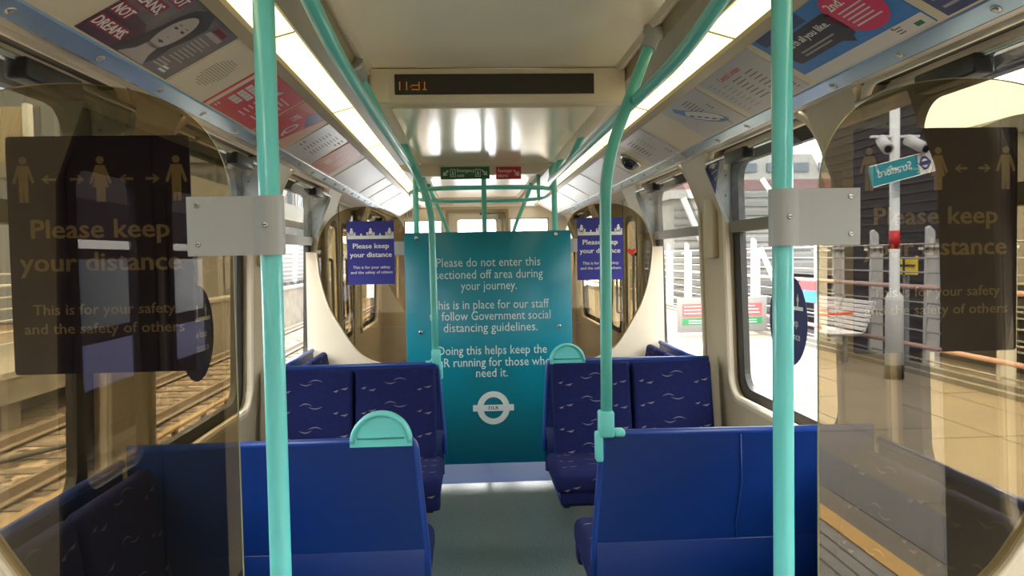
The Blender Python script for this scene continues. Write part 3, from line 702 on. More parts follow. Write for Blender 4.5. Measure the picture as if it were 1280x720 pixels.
def bench_seat(kind, s, facing, yb, label, grp, disc):
    """transverse two-seat unit. yb: y of the back's top edge, facing +1 (+y) or -1"""
    xi, xo = 0.285, 1.135
    t = thing('double_seat', label, 'seat', (s*0.70, yb+facing*0.25, 0), grp)
    F = facing
    # shell: back, leaning: top at yb, bottom pushed forward slightly
    def P(x, dy, z): return (s*x, yb+F*dy, z)
    sh = MB('seatblue')
    prof = [(0.0, 0.900), (0.010, 0.70), (0.022, 0.56)]
    b = sh.bm
    rows = []
    for (dy, z), xx in zip(prof, (0.288, 0.272, 0.262)):
        rows.append([b.verts.new(P(x, dy, z)) for x in (xx, 0.705, xo)])
    rows2 = []
    for (dy, z), xx in zip(prof, (0.288, 0.272, 0.262)):
        rows2.append([b.verts.new(P(x, dy+0.022, z)) for x in (xx, 0.705, xo)])
    for A, B in zip(rows, rows[1:]):
        for i in (0, 1): sh.face([A[i], A[i+1], B[i+1], B[i]])
    for A, B in zip(rows2, rows2[1:]):
        for i in (0, 1): sh.face([A[i], A[i+1], B[i+1], B[i]])
    for i in (0, 1):
        sh.face([rows[0][i], rows[0][i+1], rows2[0][i+1], rows2[0][i]]); sh.face([rows[-1][i], rows[-1][i+1], rows2[-1][i+1], rows2[-1][i]])
    for j in range(2):
        for i in (0, 2): sh.face([rows[j][i], rows[j+1][i], rows2[j+1][i], rows2[j][i]])
    shell = put('back_shell', sh, t)
    lp = MB('lip')
    path = [P(xo, 0.012, 0.896), P(0.30, 0.012, 0.902), P(0.288, 0.012, 0.885), P(0.273, 0.022, 0.70), P(0.262, 0.034, 0.56), P(0.258, 0.05, 0.44)]
    lp.tube(fillet(path, 0.03, 4), 0.013, 10); put('edge_lip', lp, shell)
    sk = MB('seatblue'); sk.box(min(s*0.262, s*xo), max(s*0.262, s*xo), min(yb+F*0.022, yb+F*0.05), max(yb+F*0.022, yb+F*0.05), 0.33, 0.562, 0.006)
    put('back_skirt', sk, t)
    # seam between the two seats on the back
    sm = MB('lip'); sm.tube([P(0.712, -0.0005, 0.89), P(0.716, 0.004, 0.74), P(0.70, 0.016, 0.60), P(0.705, 0.022, 0.56)], 0.0022, 6); put('seam', sm, shell)
    # upholstered back pads
    xa = [(0.296, 0.700), (0.712, 1.125)]
    up = Vector((0, -F*0.13, 1)).normalized()
    for (a, c) in xa:
        if F < 0:
            x0 = a if s > 0 else -c; mx = frame((x0, yb-0.135, 0.425), (1, 0, 0), (0, -0.17*F*1.0, 1) if False else (0, 0.21, 1))
        else:
            x0 = c if s > 0 else -a; mx = frame((x0, yb+0.135, 0.425), (-1, 0, 0), (0, -0.21, 1))
        put('back_pad', pad(c-a, 0.475, 0.05, mx), t)
    # cushions: waterfall front
    for (a, c) in xa:
        a2 = a-0.035 if a < 0.5 else a
        if F < 0:
            x0 = a2 if s > 0 else -c; mx = frame((x0, yb-0.57, 0.36), (1, 0, 0), (0, 1, -0.03))
        else:
            x0 = c if s > 0 else -a2; mx = frame((x0, yb+0.57, 0.36), (-1, 0, 0), (0, -1, -0.03))
        cu = MB('fabric'); w_ = c-a2
        cu.box(0, w_, 0, 0.46, 0, 0.105, 0.035, 4, mx)
        cu.box(0.02, w_-0.005, 0.015, 0.1, -0.055, 0.04, 0.015, 2, mx)
        wave_marks(cu, shift(mx, 0.0, 0.09, 0.1056), w_, 0.29, 1)
        f2 = frame(mx @ Vector((0, -0.0006, 0.0)), (mx.to_3x3() @ Vector((1, 0, 0))), (0, 0, 1)); wave_marks(cu, shift(f2, 0, 0.01), w_, 0.07, 2)
        put('cushion', cu, t)
    pn = MB('seatblue'); pn.box(min(s*0.275, s*1.13), max(s*0.275, s*1.13), min(yb+F*0.06, yb+F*0.53), max(yb+F*0.06, yb+F*0.53), 0.325, 0.362, 0.008); put('seat_pan', pn, t)
    lg = MB('black'); lg.box(min(s*0.62, s*1.12), max(s*0.62, s*1.12), min(yb+F*0.12, yb+F*0.42), max(yb+F*0.12, yb+F*0.42), 0.0, 0.33, 0.01); put('pedestal', lg, t)
    lg = MB('black'); lg.box(min(s*0.30, s*0.335), max(s*0.30, s*0.335), min(yb+F*0.10, yb+F*0.47), max(yb+F*0.10, yb+F*0.47), 0.27, 0.33, 0.006); put('bracket', lg, t)
    if disc:
        d = MB('teal'); R_ = 0.093; cxx = 0.387
        hm_ = Matrix(((1, 0, 0, s*cxx), (0, 0, 1, yb+F*0.012-0.014), (0, 1, 0, 0.898), (0, 0, 0, 1)))
        outer = [(-R_, -0.012)] + [(R_*math.cos(math.radians(180-a)), R_*math.sin(math.radians(180-a))) for a in range(0, 181, 9)] + [(R_, -0.012)]
        d.prism(outer, 0.028, hm_)
        rim = [(s*cxx + R_*0.93*math.cos(math.radians(180-a)), yb+F*0.012-0.014, 0.898+R_*0.93*math.sin(math.radians(180-a))) for a in range(0, 181, 9)]
        d.tube(rim, 0.0075, 8)
        hd = put('grab_disc', d, t)
        gq = MB('teal'); rr_ = R_*0.76
        inn = [(s*cxx + rr_*math.cos(math.radians(180-a)), yb+F*0.012-0.0142, 0.912+rr_*math.sin(math.radians(180-a))*0.95) for a in range(0, 181, 9)]
        gq.tube(inn, 0.003, 6, closed=True); put('recess', gq, hd)
    return t
bench_seat('near', -1, 1, 2.33, 'near left blue double seat seen from behind, with aqua grab disc', 'double seats across the aisle', True)
bench_seat('near', 1, 1, 2.33, 'near right blue double seat seen from behind, with aqua stanchion', 'double seats across the aisle', False)
bench_seat('far', -1, -1, 4.03, 'far left patterned double seat facing the camera, beside an aqua stanchion', 'double seats across the aisle', False)
bench_seat('far', 1, -1, 4.03, 'far right patterned double seat facing the camera, with aqua grab disc', 'double seats across the aisle', True)
def side_seat(s, y0, y1, label):
    t = thing('side_seat', label, 'seat', (s*0.95, (y0+y1)/2, 0), 'side seats along the walls')
    sh = MB('seatblue'); sh.box(min(s*1.135, s*1.158), max(s*1.135, s*1.158), y0, y1, 0.30, 0.862, 0.006); shell = put('back_shell', sh, t)
    lp = MB('lip'); lp.tube([(s*1.142, y0, 0.862), (s*1.142, y1, 0.862)], 0.014, 10); put('edge_lip', lp, shell)
    n = 2; wd = (y1-y0)/n
    for i in range(n):
        a = y0+i*wd+0.008; c = y0+(i+1)*wd-0.008
        mx = frame((s*1.03, a if s < 0 else c, 0.425), (0, 1, 0) if s < 0 else (0, -1, 0), (s*0.15, 0, 1))
        # local z should face the aisle
        put('back_pad', pad(c-a, 0.43, 0.05, mx), t)
        mx = frame((s*0.66, a if s < 0 else c, 0.36), (0, 1, 0) if s < 0 else (0, -1, 0), (s, 0, 0))
        cu = MB('fabric'); cu.box(0, c-a, 0, 0.42, 0, 0.10, 0.035, 4, mx); wave_marks(cu, shift(mx, 0, 0.04, 0.1006), c-a, 0.36, 3); put('cushion', cu, t)
    lg = MB('black'); lg.box(min(s*0.85, s*1.13), max(s*0.85, s*1.13), y0+0.05, y1-0.05, 0, 0.36, 0.01); put('pedestal', lg, t)
side_seat(-1, 1.42, 2.31, 'patterned side seat under the left window behind the near left glass')
side_seat(1, 1.42, 2.31, 'patterned side seat under the right window behind the near right glass')
side_seat(-1, 4.16, 5.08, 'patterned side seat along the left wall by the far screen')
side_seat(1, 4.16, 5.08, 'patterned side seat along the right wall by the far screen')

# ---------------------------------------------------------------- handrails
def cup(b, p, d):
    b.disc_lathe([(0.036, -0.004), (0.036, 0.012), (0.026, 0.02), (0.0245, 0.075)], Matrix.Translation(p) @ Vector(d).to_track_quat('Z', 'Y').to_matrix().to_4x4(), 18)
def stanchion(s, yb, ytop, label):
    t = thing('stanchion', label, 'pole', (s*0.297, yb, 0.86), 'aqua stanchions rising from the seat backs')
    pts = [(s*0.297, yb, 0.93), (s*0.300, yb, 1.30), (s*0.303, yb, 1.72), (s*0.43, yb+(ytop-yb)*0.7, 2.02), (s*0.478, ytop, 2.13)]
    b = MB('teal_dk'); b.tube(fillet(pts, 0.12, 8), 0.0178, 16); put('tube', b, t)
    d = (Vector(pts[-2])-Vector(pts[-1])).normalized()
    b = MB('clamp'); cup(b, Vector(pts[-1])-d*0.03, d); put('ceiling_cup', b, t)
    b = MB('teal'); b.box(min(s*0.272, s*0.318), max(s*0.272, s*0.318), yb-0.024, yb+0.024, 0.895, 0.975, 0.006)
    b.box(min(s*0.318, s*0.352), max(s*0.318, s*0.352), yb-0.022, yb+0.022, 0.895, 0.918, 0.008)
    b.box(min(s*0.262, s*0.284), max(s*0.262, s*0.284), yb-0.02, yb+0.024, 0.82, 0.91, 0.006); put('seat_bracket', b, t)
stanchion(1, 2.335, 2.45, 'aqua stanchion bending to the ceiling from the near right seat back')
stanchion(-1, 4.03, 4.05, 'aqua stanchion bending to the ceiling from the far left seat back')
def overhead(s, hy, label, near_up):
    t = thing('overhead_rail', label, 'handrail', (s*0.411, 3.2, 1.92), 'aqua overhead rails')
    pts = [(s*0.43, 5.10, 1.93), (s*0.411, 4.9, 1.925), (s*0.411, 1.86, 1.925), (s*0.425, 1.45, 2.0), (s*0.47, 1.05, 2.14)]
    b = MB('teal_dk'); b.tube(fillet(pts, 0.25, 8), 0.0178, 16); put('rail', b, t)
    d = (Vector(pts[-2])-Vector(pts[-1])).normalized(); b = MB('clamp'); cup(b, Vector(pts[-1])-d*0.03, d); put('ceiling_cup', b, t)
    for (ya, ybm) in hy:
        p0 = Vector((s*0.498, ya, 2.125)); p1 = Vector((s*0.411, ybm, 1.928))
        b = MB('teal_dk'); b.tube([p0, p1], 0.0165, 14); h = put('hanger', b, t)
        d = (p1-p0).normalized(); b = MB('clamp'); cup(b, p0-d*0.03, d); put('hanger_cup', b, h)
overhead(-1, ((2.82, 3.08), (4.62, 4.95)), 'aqua overhead rail running along the left of the aisle', True)
overhead(1, ((3.75, 4.05), (4.62, 4.95)), 'aqua overhead rail running along the right of the aisle', True)
# ring rail in the far vestibule
t = thing('ring_rail', 'oval aqua ceiling ring rail in the far vestibule with a centre pole', 'handrail', (0, 6.25, 1.94))
b = MB('teal_dk'); ring = []
for k in range(48):
    a = 2*PI*k/48; ca, sa = math.cos(a), math.sin(a)
    ring.append((math.copysign(abs(ca)**0.6, ca)*0.56, 6.25+math.copysign(abs(sa)**0.6, sa)*0.68, 1.945))
b.tube(ring, 0.0165, 12, closed=True); put('ring', b, t)
b = MB('teal_dk'); b.tube([(0, 5.57, 0), (0, 5.57, 1.0), (0, 5.57, 2.16)], 0.018, 14); put('pole', b, t)
for (hx, hy_) in ((-0.5, 5.72), (0.5, 5.72), (-0.5, 6.78), (0.5, 6.78)):
    b = MB('teal_dk'); b.tube([(hx, hy_, 1.945), (hx, hy_, 2.16)], 0.0165, 12); put('hanger', b, t)
for s, side in ((-1, 'left'), (1, 'right')):
    pts = [(s*0.29, 7.35, 0.0), (s*0.29, 7.35, 1.66), (s*0.46, 7.35, 2.06), (s*0.48, 7.35, 2.14)]
    b = MB('teal_dk'); b.tube(fillet(pts, 0.14, 8), 0.018, 14)
    tag(put('bent_pole', b), 'bent aqua pole seen above the %s half of the teal board' % side, 'pole', 'bent poles beyond the teal board')

# ---------------------------------------------------------------- posters on the cove
SL = math.hypot(0.215, 0.12)
def cove(s, y):
    """frame on the cove at its lower edge; x reads left to right, y runs up to the lamps"""
    return frame((s*0.95, y, 1.955), (0, -s, 0), (-s*0.215, 0, 0.12))
def board(b, f, w, m, v0=0.008, v1=SL-0.006, u0=0.0):
    b.use(m).prism(rect(u0, w, v0, v1), 0.003, f)
    return shift(f, 0, 0, 0.0034)
def inklines(b, tp, u, v, w, n, dv, h, m='greyink', rnd=True, ang=0):
    b.use(m)
    for i in range(n):
        ww = w*(0.7+0.3*random.random()) if rnd else w
        b.flat(rect(u, u+ww, v-i*dv, v-i*dv+h), tp)
GP = 'adverts in the sloping cove panels'
# left, face portrait
b = MB('pmauve'); f = cove(-1, 1.728); tp = board(b, f, 0.492, 'pmauve')
b.use('pplum').flat([(0, 0.009), (0.20, 0.009), (0.24, 0.06), (0.15, 0.11), (0.06, 0.12), (0, 0.13)], tp)
hair = [(0.15, 0.012), (0.17, 0.05), (0.19, 0.10), (0.20, 0.17), (0.215, 0.215), (0.25, 0.236), (0.30, 0.236), (0.345, 0.20), (0.345, 0.15), (0.33, 0.10), (0.34, 0.05), (0.325, 0.012), (0.28, 0.012), (0.20, 0.012)]
t1 = shift(tp, 0, 0, 0.0003); t2 = shift(tp, 0, 0, 0.0006); t3 = shift(tp, 0, 0, 0.0009)
b.use('phair').flat(hair, t1)
b.use('pskin').flat(ell(0.262, 0.135, 0.047, 0.070, 24), t2); b.flat([(0.235, 0.085), (0.285, 0.085), (0.30, 0.045), (0.33, 0.012), (0.19, 0.012), (0.225, 0.045)], t2)
b.use('phair')
for ex in (0.243, 0.282):
    b.flat(ell(ex, 0.150, 0.010, 0.0042, 12), t3); b.flat([(ex-0.013, 0.160), (ex, 0.166), (ex+0.013, 0.161), (ex, 0.163)], t3)
b.flat([(0.259, 0.12), (0.268, 0.118), (0.264, 0.1145)], t3); b.flat([(0.245, 0.098), (0.262, 0.102), (0.279, 0.098), (0.262, 0.091)], t3)
for body, u, v, wd in (('GOT', 0.085, 0.196, 0.072), ('PLANS,', -0.003, 0.146, 0.13), ('NOT', 0.004, 0.092, 0.070), ('DREAMS.', 0.006, 0.040, 0.138)):
    b.use('pwine').flat(rect(u-0.004+(0.008 if u < 0 else 0), u+wd+0.006, v-0.005, v+0.036), t2); write(b, body, shift(t3, u+(0.006 if u < 0 else 0), v), 0.042, 'white', width=wd-(0.006 if u < 0 else 0), bold=0.0012)
b.use('pwine').flat(rect(0.37, 0.445, 0.205, 0.222), t2); b.use('pskin').flat(rect(0.36, 0.455, 0.185, 0.201), t2)
inklines(b, t2, 0.36, 0.165, 0.10, 8, 0.0125, 0.0045, 'pskin'); inklines(b, t2, 0.345, 0.060, 0.08, 3, 0.012, 0.006, 'pskin'); inklines(b, t2, 0.40, 0.038, 0.05, 2, 0.013, 0.008, 'white')
tag(put('poster', b), 'grey plum poster of a dark-haired face reading NOT DREAMS', 'poster', GP)
# left speaker grille panel
b = MB('beige'); f = cove(-1, 2.235); tp = board(b, f, 0.29, 'beige', 0.004, SL-0.002)
b.use('grille')
for i in range(11):
    for j in range(15):
        uu, vv = 0.07+i*0.0125, 0.055+j*0.0085
        if ((uu-0.132)/0.068)**2+((vv-0.115)/0.064)**2 < 1: b.flat(ell(uu, vv, 0.0036, 0.0026, 6), tp)
tag(put('speaker_panel', b), 'beige cove panel with a perforated speaker grille beside the red poster', 'speaker')
# left red poster
b = MB('pred'); b.prism(rect(-0.045, 0.0, 0.004, SL-0.002), 0.003, cove(-1, 2.575)); b.use('beige').prism(rect(-0.03, 0.0, 0.004, SL-0.002), 0.0034, cove(-1, 2.575))
f = cove(-1, 2.575); tp = board(b, f, 0.50, 'pred')
for i, (v, n) in enumerate(((0.130, 4), (0.098, 4), (0.066, 3))):
    b.use('ppaper')
    for q in range(n): b.flat(rect(0.035+q*0.034, 0.035+q*0.034+0.030, v, v+0.026), tp)
b.use('ppaper').flat(ell(0.215, 0.170, 0.030, 0.024, 20), tp); b.flat([(0.185, 0.15), (0.205, 0.15), (0.235, 0.19), (0.29, 0.21), (0.29, 0.19), (0.24, 0.17)], tp)
inklines(b, tp, 0.21, 0.125, 0.08, 5, 0.02, 0.006, 'ppaper'); inklines(b, tp, 0.02, 0.032, 0.03, 2, 0.011, 0.004, 'ppaper'); inklines(b, tp, 0.33, 0.18, 0.13, 8, 0.018, 0.006, 'ppaper')
tag(put('poster', b), 'bright red poster with pale lettering blocks behind the near left pole', 'poster', GP)
# left multicolour poster
b = MB('porange'); f = cove(-1, 3.10); tp = board(b, f, 0.47, 'porange')
b.use('pred').flat([(0.02, 0.03), (0.30, 0.01), (0.36, 0.10), (0.24, 0.22), (0.02, 0.20)], tp); b.use('pnavy').flat([(0.24, 0.238), (0.20, 0.20), (0.34, 0.15), (0.40, 0.238)], shift(tp, 0, 0, 0.0003))
b.use('pskinwarm').flat([(0.30, 0.02), (0.468, 0.01), (0.468, 0.238), (0.41, 0.238), (0.36, 0.14)], shift(tp, 0, 0, 0.0006)); b.use('ppaper')
f3 = shift(tp, 0, 0, 0.0004); write(b, 'MY', shift(f3, 0.10, 0.14), 0.06, 'ppaper', bold=0.002); write(b, 'Q', shift(f3, 0.20, 0.07), 0.11, 'ppaper', bold=0.002)
tag(put('poster', b), 'red and orange poster with a pale hand beyond the near left pole', 'poster', GP)
# left white text poster, orange poster
b = MB('pgrey'); f = cove(-1, 3.61); tp = board(b, f, 0.54, 'pgrey')
inklines(b, tp, 0.05, 0.09, 0.05, 2, 0.02, 0.008); inklines(b, tp, 0.16, 0.20, 0.09, 9, 0.017, 0.005, 'greyink'); inklines(b, tp, 0.30, 0.21, 0.10, 10, 0.016, 0.005); inklines(b, tp, 0.44, 0.215, 0.07, 3, 0.02, 0.009)
tag(put('poster', b), 'pale grey poster of small print next to the orange poster', 'poster', GP)
b = MB('porange'); f = cove(-1, 4.20); tp = board(b, f, 0.50, 'porange'); b.use('pskinwarm')
for q in range(4): b.flat(rect(0.10+q*0.03, 0.122+q*0.03, 0.06, 0.10), tp)
inklines(b, tp, 0.15, 0.15, 0.07, 2, 0.02, 0.008, 'pskinwarm'); inklines(b, tp, 0.30, 0.18, 0.12, 6, 0.02, 0.005, 'pskinwarm')
tag(put('poster', b), 'faded orange poster with a small block of print on the left cove', 'poster', GP)
# blank white cove panels towards the far end
for s, side, lst in ((-1, 'left', ((4.86, 5.9), (6.02, 6.45), (6.55, 7.3), (7.4, 8.2))), (1, 'right', ((4.95, 5.8), (5.92, 6.6), (6.72, 7.4), (7.5, 8.3)))):
    for (a, c), wd in zip(lst, ('nearest', 'second', 'third', 'farthest')):
        b = MB('blank'); f = cove(s, a if s < 0 else c); board(b, f, c-a, 'blank', 0.006, SL-0.004)
        tag(put('blank_panel', b), '%s blank white panel in the %s cove beyond the posters' % (wd, side), 'panel', 'blank white cove panels')
# right: blue poster
b = MB('pblue'); f = cove(1, 2.30); tp = board(b, f, 0.60, 'pblue')
t1 = shift(tp, 0, 0, 0.0003); t2 = shift(tp, 0, 0, 0.0006)
b.use('ppaper').flat(rect(0.0, 0.60, 0.009, 0.052), t1)
b.use('pdark').flat(rrect(0.05, 0.385, 0.088, 0.190, 0.02, 4), t1); b.flat([(0.30, 0.09), (0.36, 0.09), (0.345, 0.066)], t1)
b.use('pnavy').flat(rect(0.03, 0.30, 0.198, 0.238), t1)
b.use('ppink').flat(ell(0.465, 0.150, 0.105, 0.082, 28), t1)
write(b, 'Search all', shift(t2, 0.085, 0.148), 0.034, 'white', width=0.12, bold=0.001); write(b, 'you like.', shift(t2, 0.215, 0.148), 0.034, 'white', width=0.13, bold=0.001)
inklines(b, t2, 0.12, 0.118, 0.20, 2, 0.014, 0.006, 'lightink')
write(b, '2nd.', shift(t2, 0.40, 0.176), 0.042, 'white', bold=0.001); inklines(b, t2, 0.41, 0.158, 0.12, 5, 0.014, 0.005, 'ppaper')
inklines(b, t2, 0.475, 0.040, 0.03, 3, 0.009, 0.004); b.use('redink').flat(ell(0.475, 0.046, 0.005, 0.004, 10), t2); b.use('exitgreen').flat(rect(0.545, 0.575, 0.020, 0.034), t2)
tag(put('poster', b), 'blue poster with a black speech box and crimson oval by the near right pole', 'poster', GP)
b = MB('pnavy'); f = cove(1, 1.66); tp = board(b, f, 0.60, 'pnavy'); inklines(b, tp, 0.02, 0.12, 0.2, 4, 0.03, 0.008, 'lightink')
tag(put('poster', b), 'slate blue poster cut off by the top right corner', 'poster', GP)
# right: text map poster
b = MB('pgrey'); f = cove(1, 2.845); tp = board(b, f, 0.495, 'pgrey')
write(b, 'Central London', shift(tp, 0.14, 0.188), 0.034, 'redink', width=0.19, bold=0.0008)
inklines(b, tp, 0.03, 0.20, 0.05, 10, 0.018, 0.004, 'lightink'); inklines(b, tp, 0.10, 0.165, 0.07, 8, 0.018, 0.004, 'lightink'); inklines(b, tp, 0.20, 0.165, 0.09, 7, 0.018, 0.0045, 'greyink'); inklines(b, tp, 0.32, 0.165, 0.09, 7, 0.018, 0.0045, 'greyink')
write(b, 'o', shift(tp, 0.44, 0.045), 0.05, 'redink'); inklines(b, tp, 0.44, 0.038, 0.03, 2, 0.012, 0.004, 'greyink')
tag(put('poster', b), 'white poster of grey print under a red heading beside the near right pole', 'poster', GP)
# right: boat map
b = MB('pgrey'); f = cove(1, 3.40); tp = board(b, f, 0.50, 'pgrey')
t1 = shift(tp, 0, 0, 0.0003); t2 = shift(tp, 0, 0, 0.0006)
hull = [(0.10, 0.20), (0.13, 0.222), (0.155, 0.205), (0.18, 0.19), (0.26, 0.155), (0.33, 0.118), (0.385, 0.075), (0.40, 0.045), (0.375, 0.034), (0.31, 0.045), (0.24, 0.075), (0.17, 0.12), (0.13, 0.165)]
b.use('boatblue').flat(hull, t1); ins = [(x*0.86+0.036, y*0.80+0.025) for x, y in hull[3:]]
b.use('ppaper').flat(ins, t2); t3 = shift(tp, 0, 0, 0.0009)
b.use('greyink')
for q in range(5): b.flat([(0.175+q*0.04, 0.150-q*0.021), (0.205+q*0.04, 0.138-q*0.021), (0.200+q*0.04, 0.128-q*0.021), (0.170+q*0.04, 0.140-q*0.021)], t3)
inklines(b, t1, 0.24, 0.205, 0.11, 6, 0.014, 0.0045, 'greyink'); inklines(b, t1, 0.40, 0.145, 0.025, 3, 0.012, 0.005, 'greyink'); inklines(b, t1, 0.36, 0.028, 0.02, 2, 0.01, 0.004, 'greyink')
tag(put('poster', b), 'white poster with a blue boat-shaped plan drawing', 'poster', GP)
b = MB('pgrey'); f = cove(1, 4.36); tp = board(b, f, 0.53, 'pgrey'); inklines(b, tp, 0.10, 0.20, 0.13, 8, 0.018, 0.006, 'greyink'); inklines(b, tp, 0.28, 0.19, 0.10, 6, 0.02, 0.005, 'lightink'); inklines(b, tp, 0.42, 0.06, 0.05, 3, 0.015, 0.005, 'greyink')
tag(put('poster', b), 'white text poster nearest the smoked camera dome', 'poster', GP)
# dome camera
t = thing('dome_camera', 'smoked black camera dome in a chrome ring on the right cove', 'camera', (0.855, 4.60, 2.0))
nrm = Vector((-0.487, 0, -0.873)); f = frame(Vector((0.855, 4.58, 2.006)), (0, 1, 0), nrm.cross(Vector((0, 1, 0))))
b = MB('steel'); b.disc_lathe([(0.070, -0.004), (0.070, 0.008), (0.056, 0.012)], f, 28); put('ring', b, t)
b = MB('dome'); b.disc_lathe([(0.056*math.cos(math.radians(a)), 0.008+0.050*math.sin(math.radians(a))) for a in range(0, 86, 8)], f, 28); put('dome', b, t)

# ---------------------------------------------------------------- window stickers
def oval(s, label):
    f = frame((s*1.186, 3.11, 1.17), (0, -s, 0), (0, 0, 1))
    b = MB('navy'); b.prism(ell(0, 0, 0.19, 0.19, 36), 0.001, f); tp = shift(f, 0, 0, 0.0014)
    b.use('white').flat(rect(-0.15, 0.15, 0.045, 0.06), tp)
    for cx in (-0.10, 0, 0.10):
        for q in person2d(cx, 0.06, 0.05): b.flat(q, tp)
    write(b, 'Please keep', shift(tp, 0, -0.02), 0.045, 'white', 'CENTER'); write(b, 'your distance', shift(tp, 0, -0.075), 0.045, 'white', 'CENTER')
    tag(put('oval_sticker', b), label, 'sticker', 'oval distancing stickers')
oval(-1, 'round navy distancing sticker on the left middle window')
oval(1, 'round navy distancing sticker on the right middle window')
b = MB('navy'); gm = Matrix(((1, 0, 0, 0), (0, 0, 1, 3.780), (0, 1, 0, 0), (0, 0, 0, 1)))
b.prism([(1.055, 1.862), (1.078, 1.899), (1.128, 1.921), (1.104, 1.735)], 0.001, gm); b.use('lightink')
for q in range(3): b.flat([(1.070+q*0.014, 1.870-q*0.03), (1.112, 1.892-q*0.03), (1.113, 1.884-q*0.03), (1.072+q*0.014, 1.862-q*0.03)], shift(gm, 0, 0, -0.0006))
tag(put('triangular_sticker', b), 'navy triangular sticker on the white hopper bracket at right', 'sticker')

# ================================================================== OUTSIDE RIGHT: the station platform
b = MB('paving'); b.box(1.38, 5.25, -25, 45, -1.0, 0.0); struct(put('platform', b))
b = MB('coping'); b.box(1.38, 1.74, -25, 45, 0.0, 0.004); 
b.use('joint')
for x in (1.50, 1.58, 1.66): b.box(x, x+0.012, -25, 45, 0.004, 0.005)
struct(put('trim_2', b))
b = MB('yellow'); b.box(1.76, 1.87, -25, 45, 0.0, 0.004); struct(put('trim_3', b))
b = MB('paving_grey'); b.box(2.04, 2.43, -25, 45, 0.0, 0.003); struct(put('trim_4', b))
b = MB('joint')
for x in (3.0, 3.9, 4.6): b.box(x, x+0.014, -25, 45, 0.0, 0.002)
for i in range(-14, 26): b.box(2.43, 5.2, i*1.8+0.3, i*1.8+0.314, 0.0, 0.002)
struct(put('trim_5', b))
b = MB('coping'); b.box(5.02, 5.10, -25, 45, 0.0, 0.05); b.box(5.16, 5.25, -25, 45, 0.0, 0.09); struct(put('trim_6', b))
t = thing('platform_railing', 'pale platform railing with dusty pink handrails and thin horizontal bars', 'railing', (5.3, 10, 0))
for z, nm in ((1.0, 'handrail'), (0.30, 'mid_rail')):
    b = MB('railpink'); b.tube([(5.2, -25, z), (5.2, 45, z)], 0.028, 12); put(nm, b, t)
for z in (0.13, 0.47, 0.64, 0.81, 1.17, 1.34, 1.51):
    b = MB('bar'); b.tube([(5.27, -25, z), (5.27, 45, z)], 0.011, 8); put('bar', b, t)
def rpost(y):
    b = MB('postwhite'); m = Matrix(((1, 0, 0, 0), (0, 0, 1, 0), (0, 1, 0, 0), (0, 0, 0, 1)))
    m = shift(m, 0, 0, y); b.prism([(5.24, 0.0), (5.36, 0.0), (5.36, 1.66), (5.30, 1.72), (5.27, 1.70)], 0.06, shift(m, 0, 0, -0.03)); b.prism([(5.36, 0), (5.43, 0), (5.43, 1.5), (5.36, 1.5)], 0.02, shift(m, 0, 0, -0.01))
    b.use('steel').box(5.20, 5.42, y-0.05, y+0.05, 1.44, 1.47)
    return b
rail_root = t
pr0 = put('post', rpost(-6.15), rail_root)
for yv in (-7.42, -8.5, -9.6, -10.8, 6.2, 7.6, 9.0, 10.4, 11.8, 13.2, 14.6, 16.0, 17.6, 19.2, 21.0, 23.0):
    o = pr0.copy(); COL.objects.link(o); o.parent = rail_root; o.location = Vector((0, yv+6.15, 0)); ORG[o] = ORG[rail_root]
# two white notice stands on the platform
for x0, w_, label in ((3.52, 0.66, 'white platform notice stand with red and green blocks, left one seen past the pillar'), (4.57, 0.56, 'white platform notice stand with red and green blocks, right one seen in the middle window')):
    t = thing('notice_stand', label, 'sign', (x0+0.3, 13.5, 0), 'notice stands on the platform')
    b = MB('stand'); b.box(x0, x0+w_, 13.48, 13.52, 0.05, 0.66, 0.01); bd = put('board', b, t)
    f = frame((x0, 13.478, 0.05), (1, 0, 0), (0, 0, 1)); q = MB('redink'); q.flat(rect(0.09, w_-0.09, 0.27, 0.50), f); q.use('exitgreen').flat(rect(0.09, w_-0.09, 0.13, 0.25), f)
    tp = shift(f, 0, 0, 0.002); inklines(q, tp, 0.12, 0.45, w_-0.26, 3, 0.06, 0.012, 'ppaper'); inklines(q, tp, 0.20, 0.20, w_-0.36, 2, 0.04, 0.010, 'ppaper'); put('print', q, bd)
    b = MB('galv')
    for xx in (x0+0.08, x0+w_-0.08): b.box(xx-0.02, xx+0.02, 13.32, 13.68, 0.0, 0.03); b.box(xx-0.015, xx+0.015, 13.485, 13.515, 0.0, 0.1)
    put('foot', b, t)
b = MB('pblue'); b.box(5.14, 5.17, 11.6, 12.15, 0.66, 0.84); b.use('redink').box(5.14, 5.17, 11.6, 12.15, 0.84, 0.975); b.use('ppaper').box(5.13, 5.16, 12.15, 12.3, 0.62, 0.80)
tag(put('railing_notice', b), 'small blue and red notice fixed to the platform handrail', 'sign')
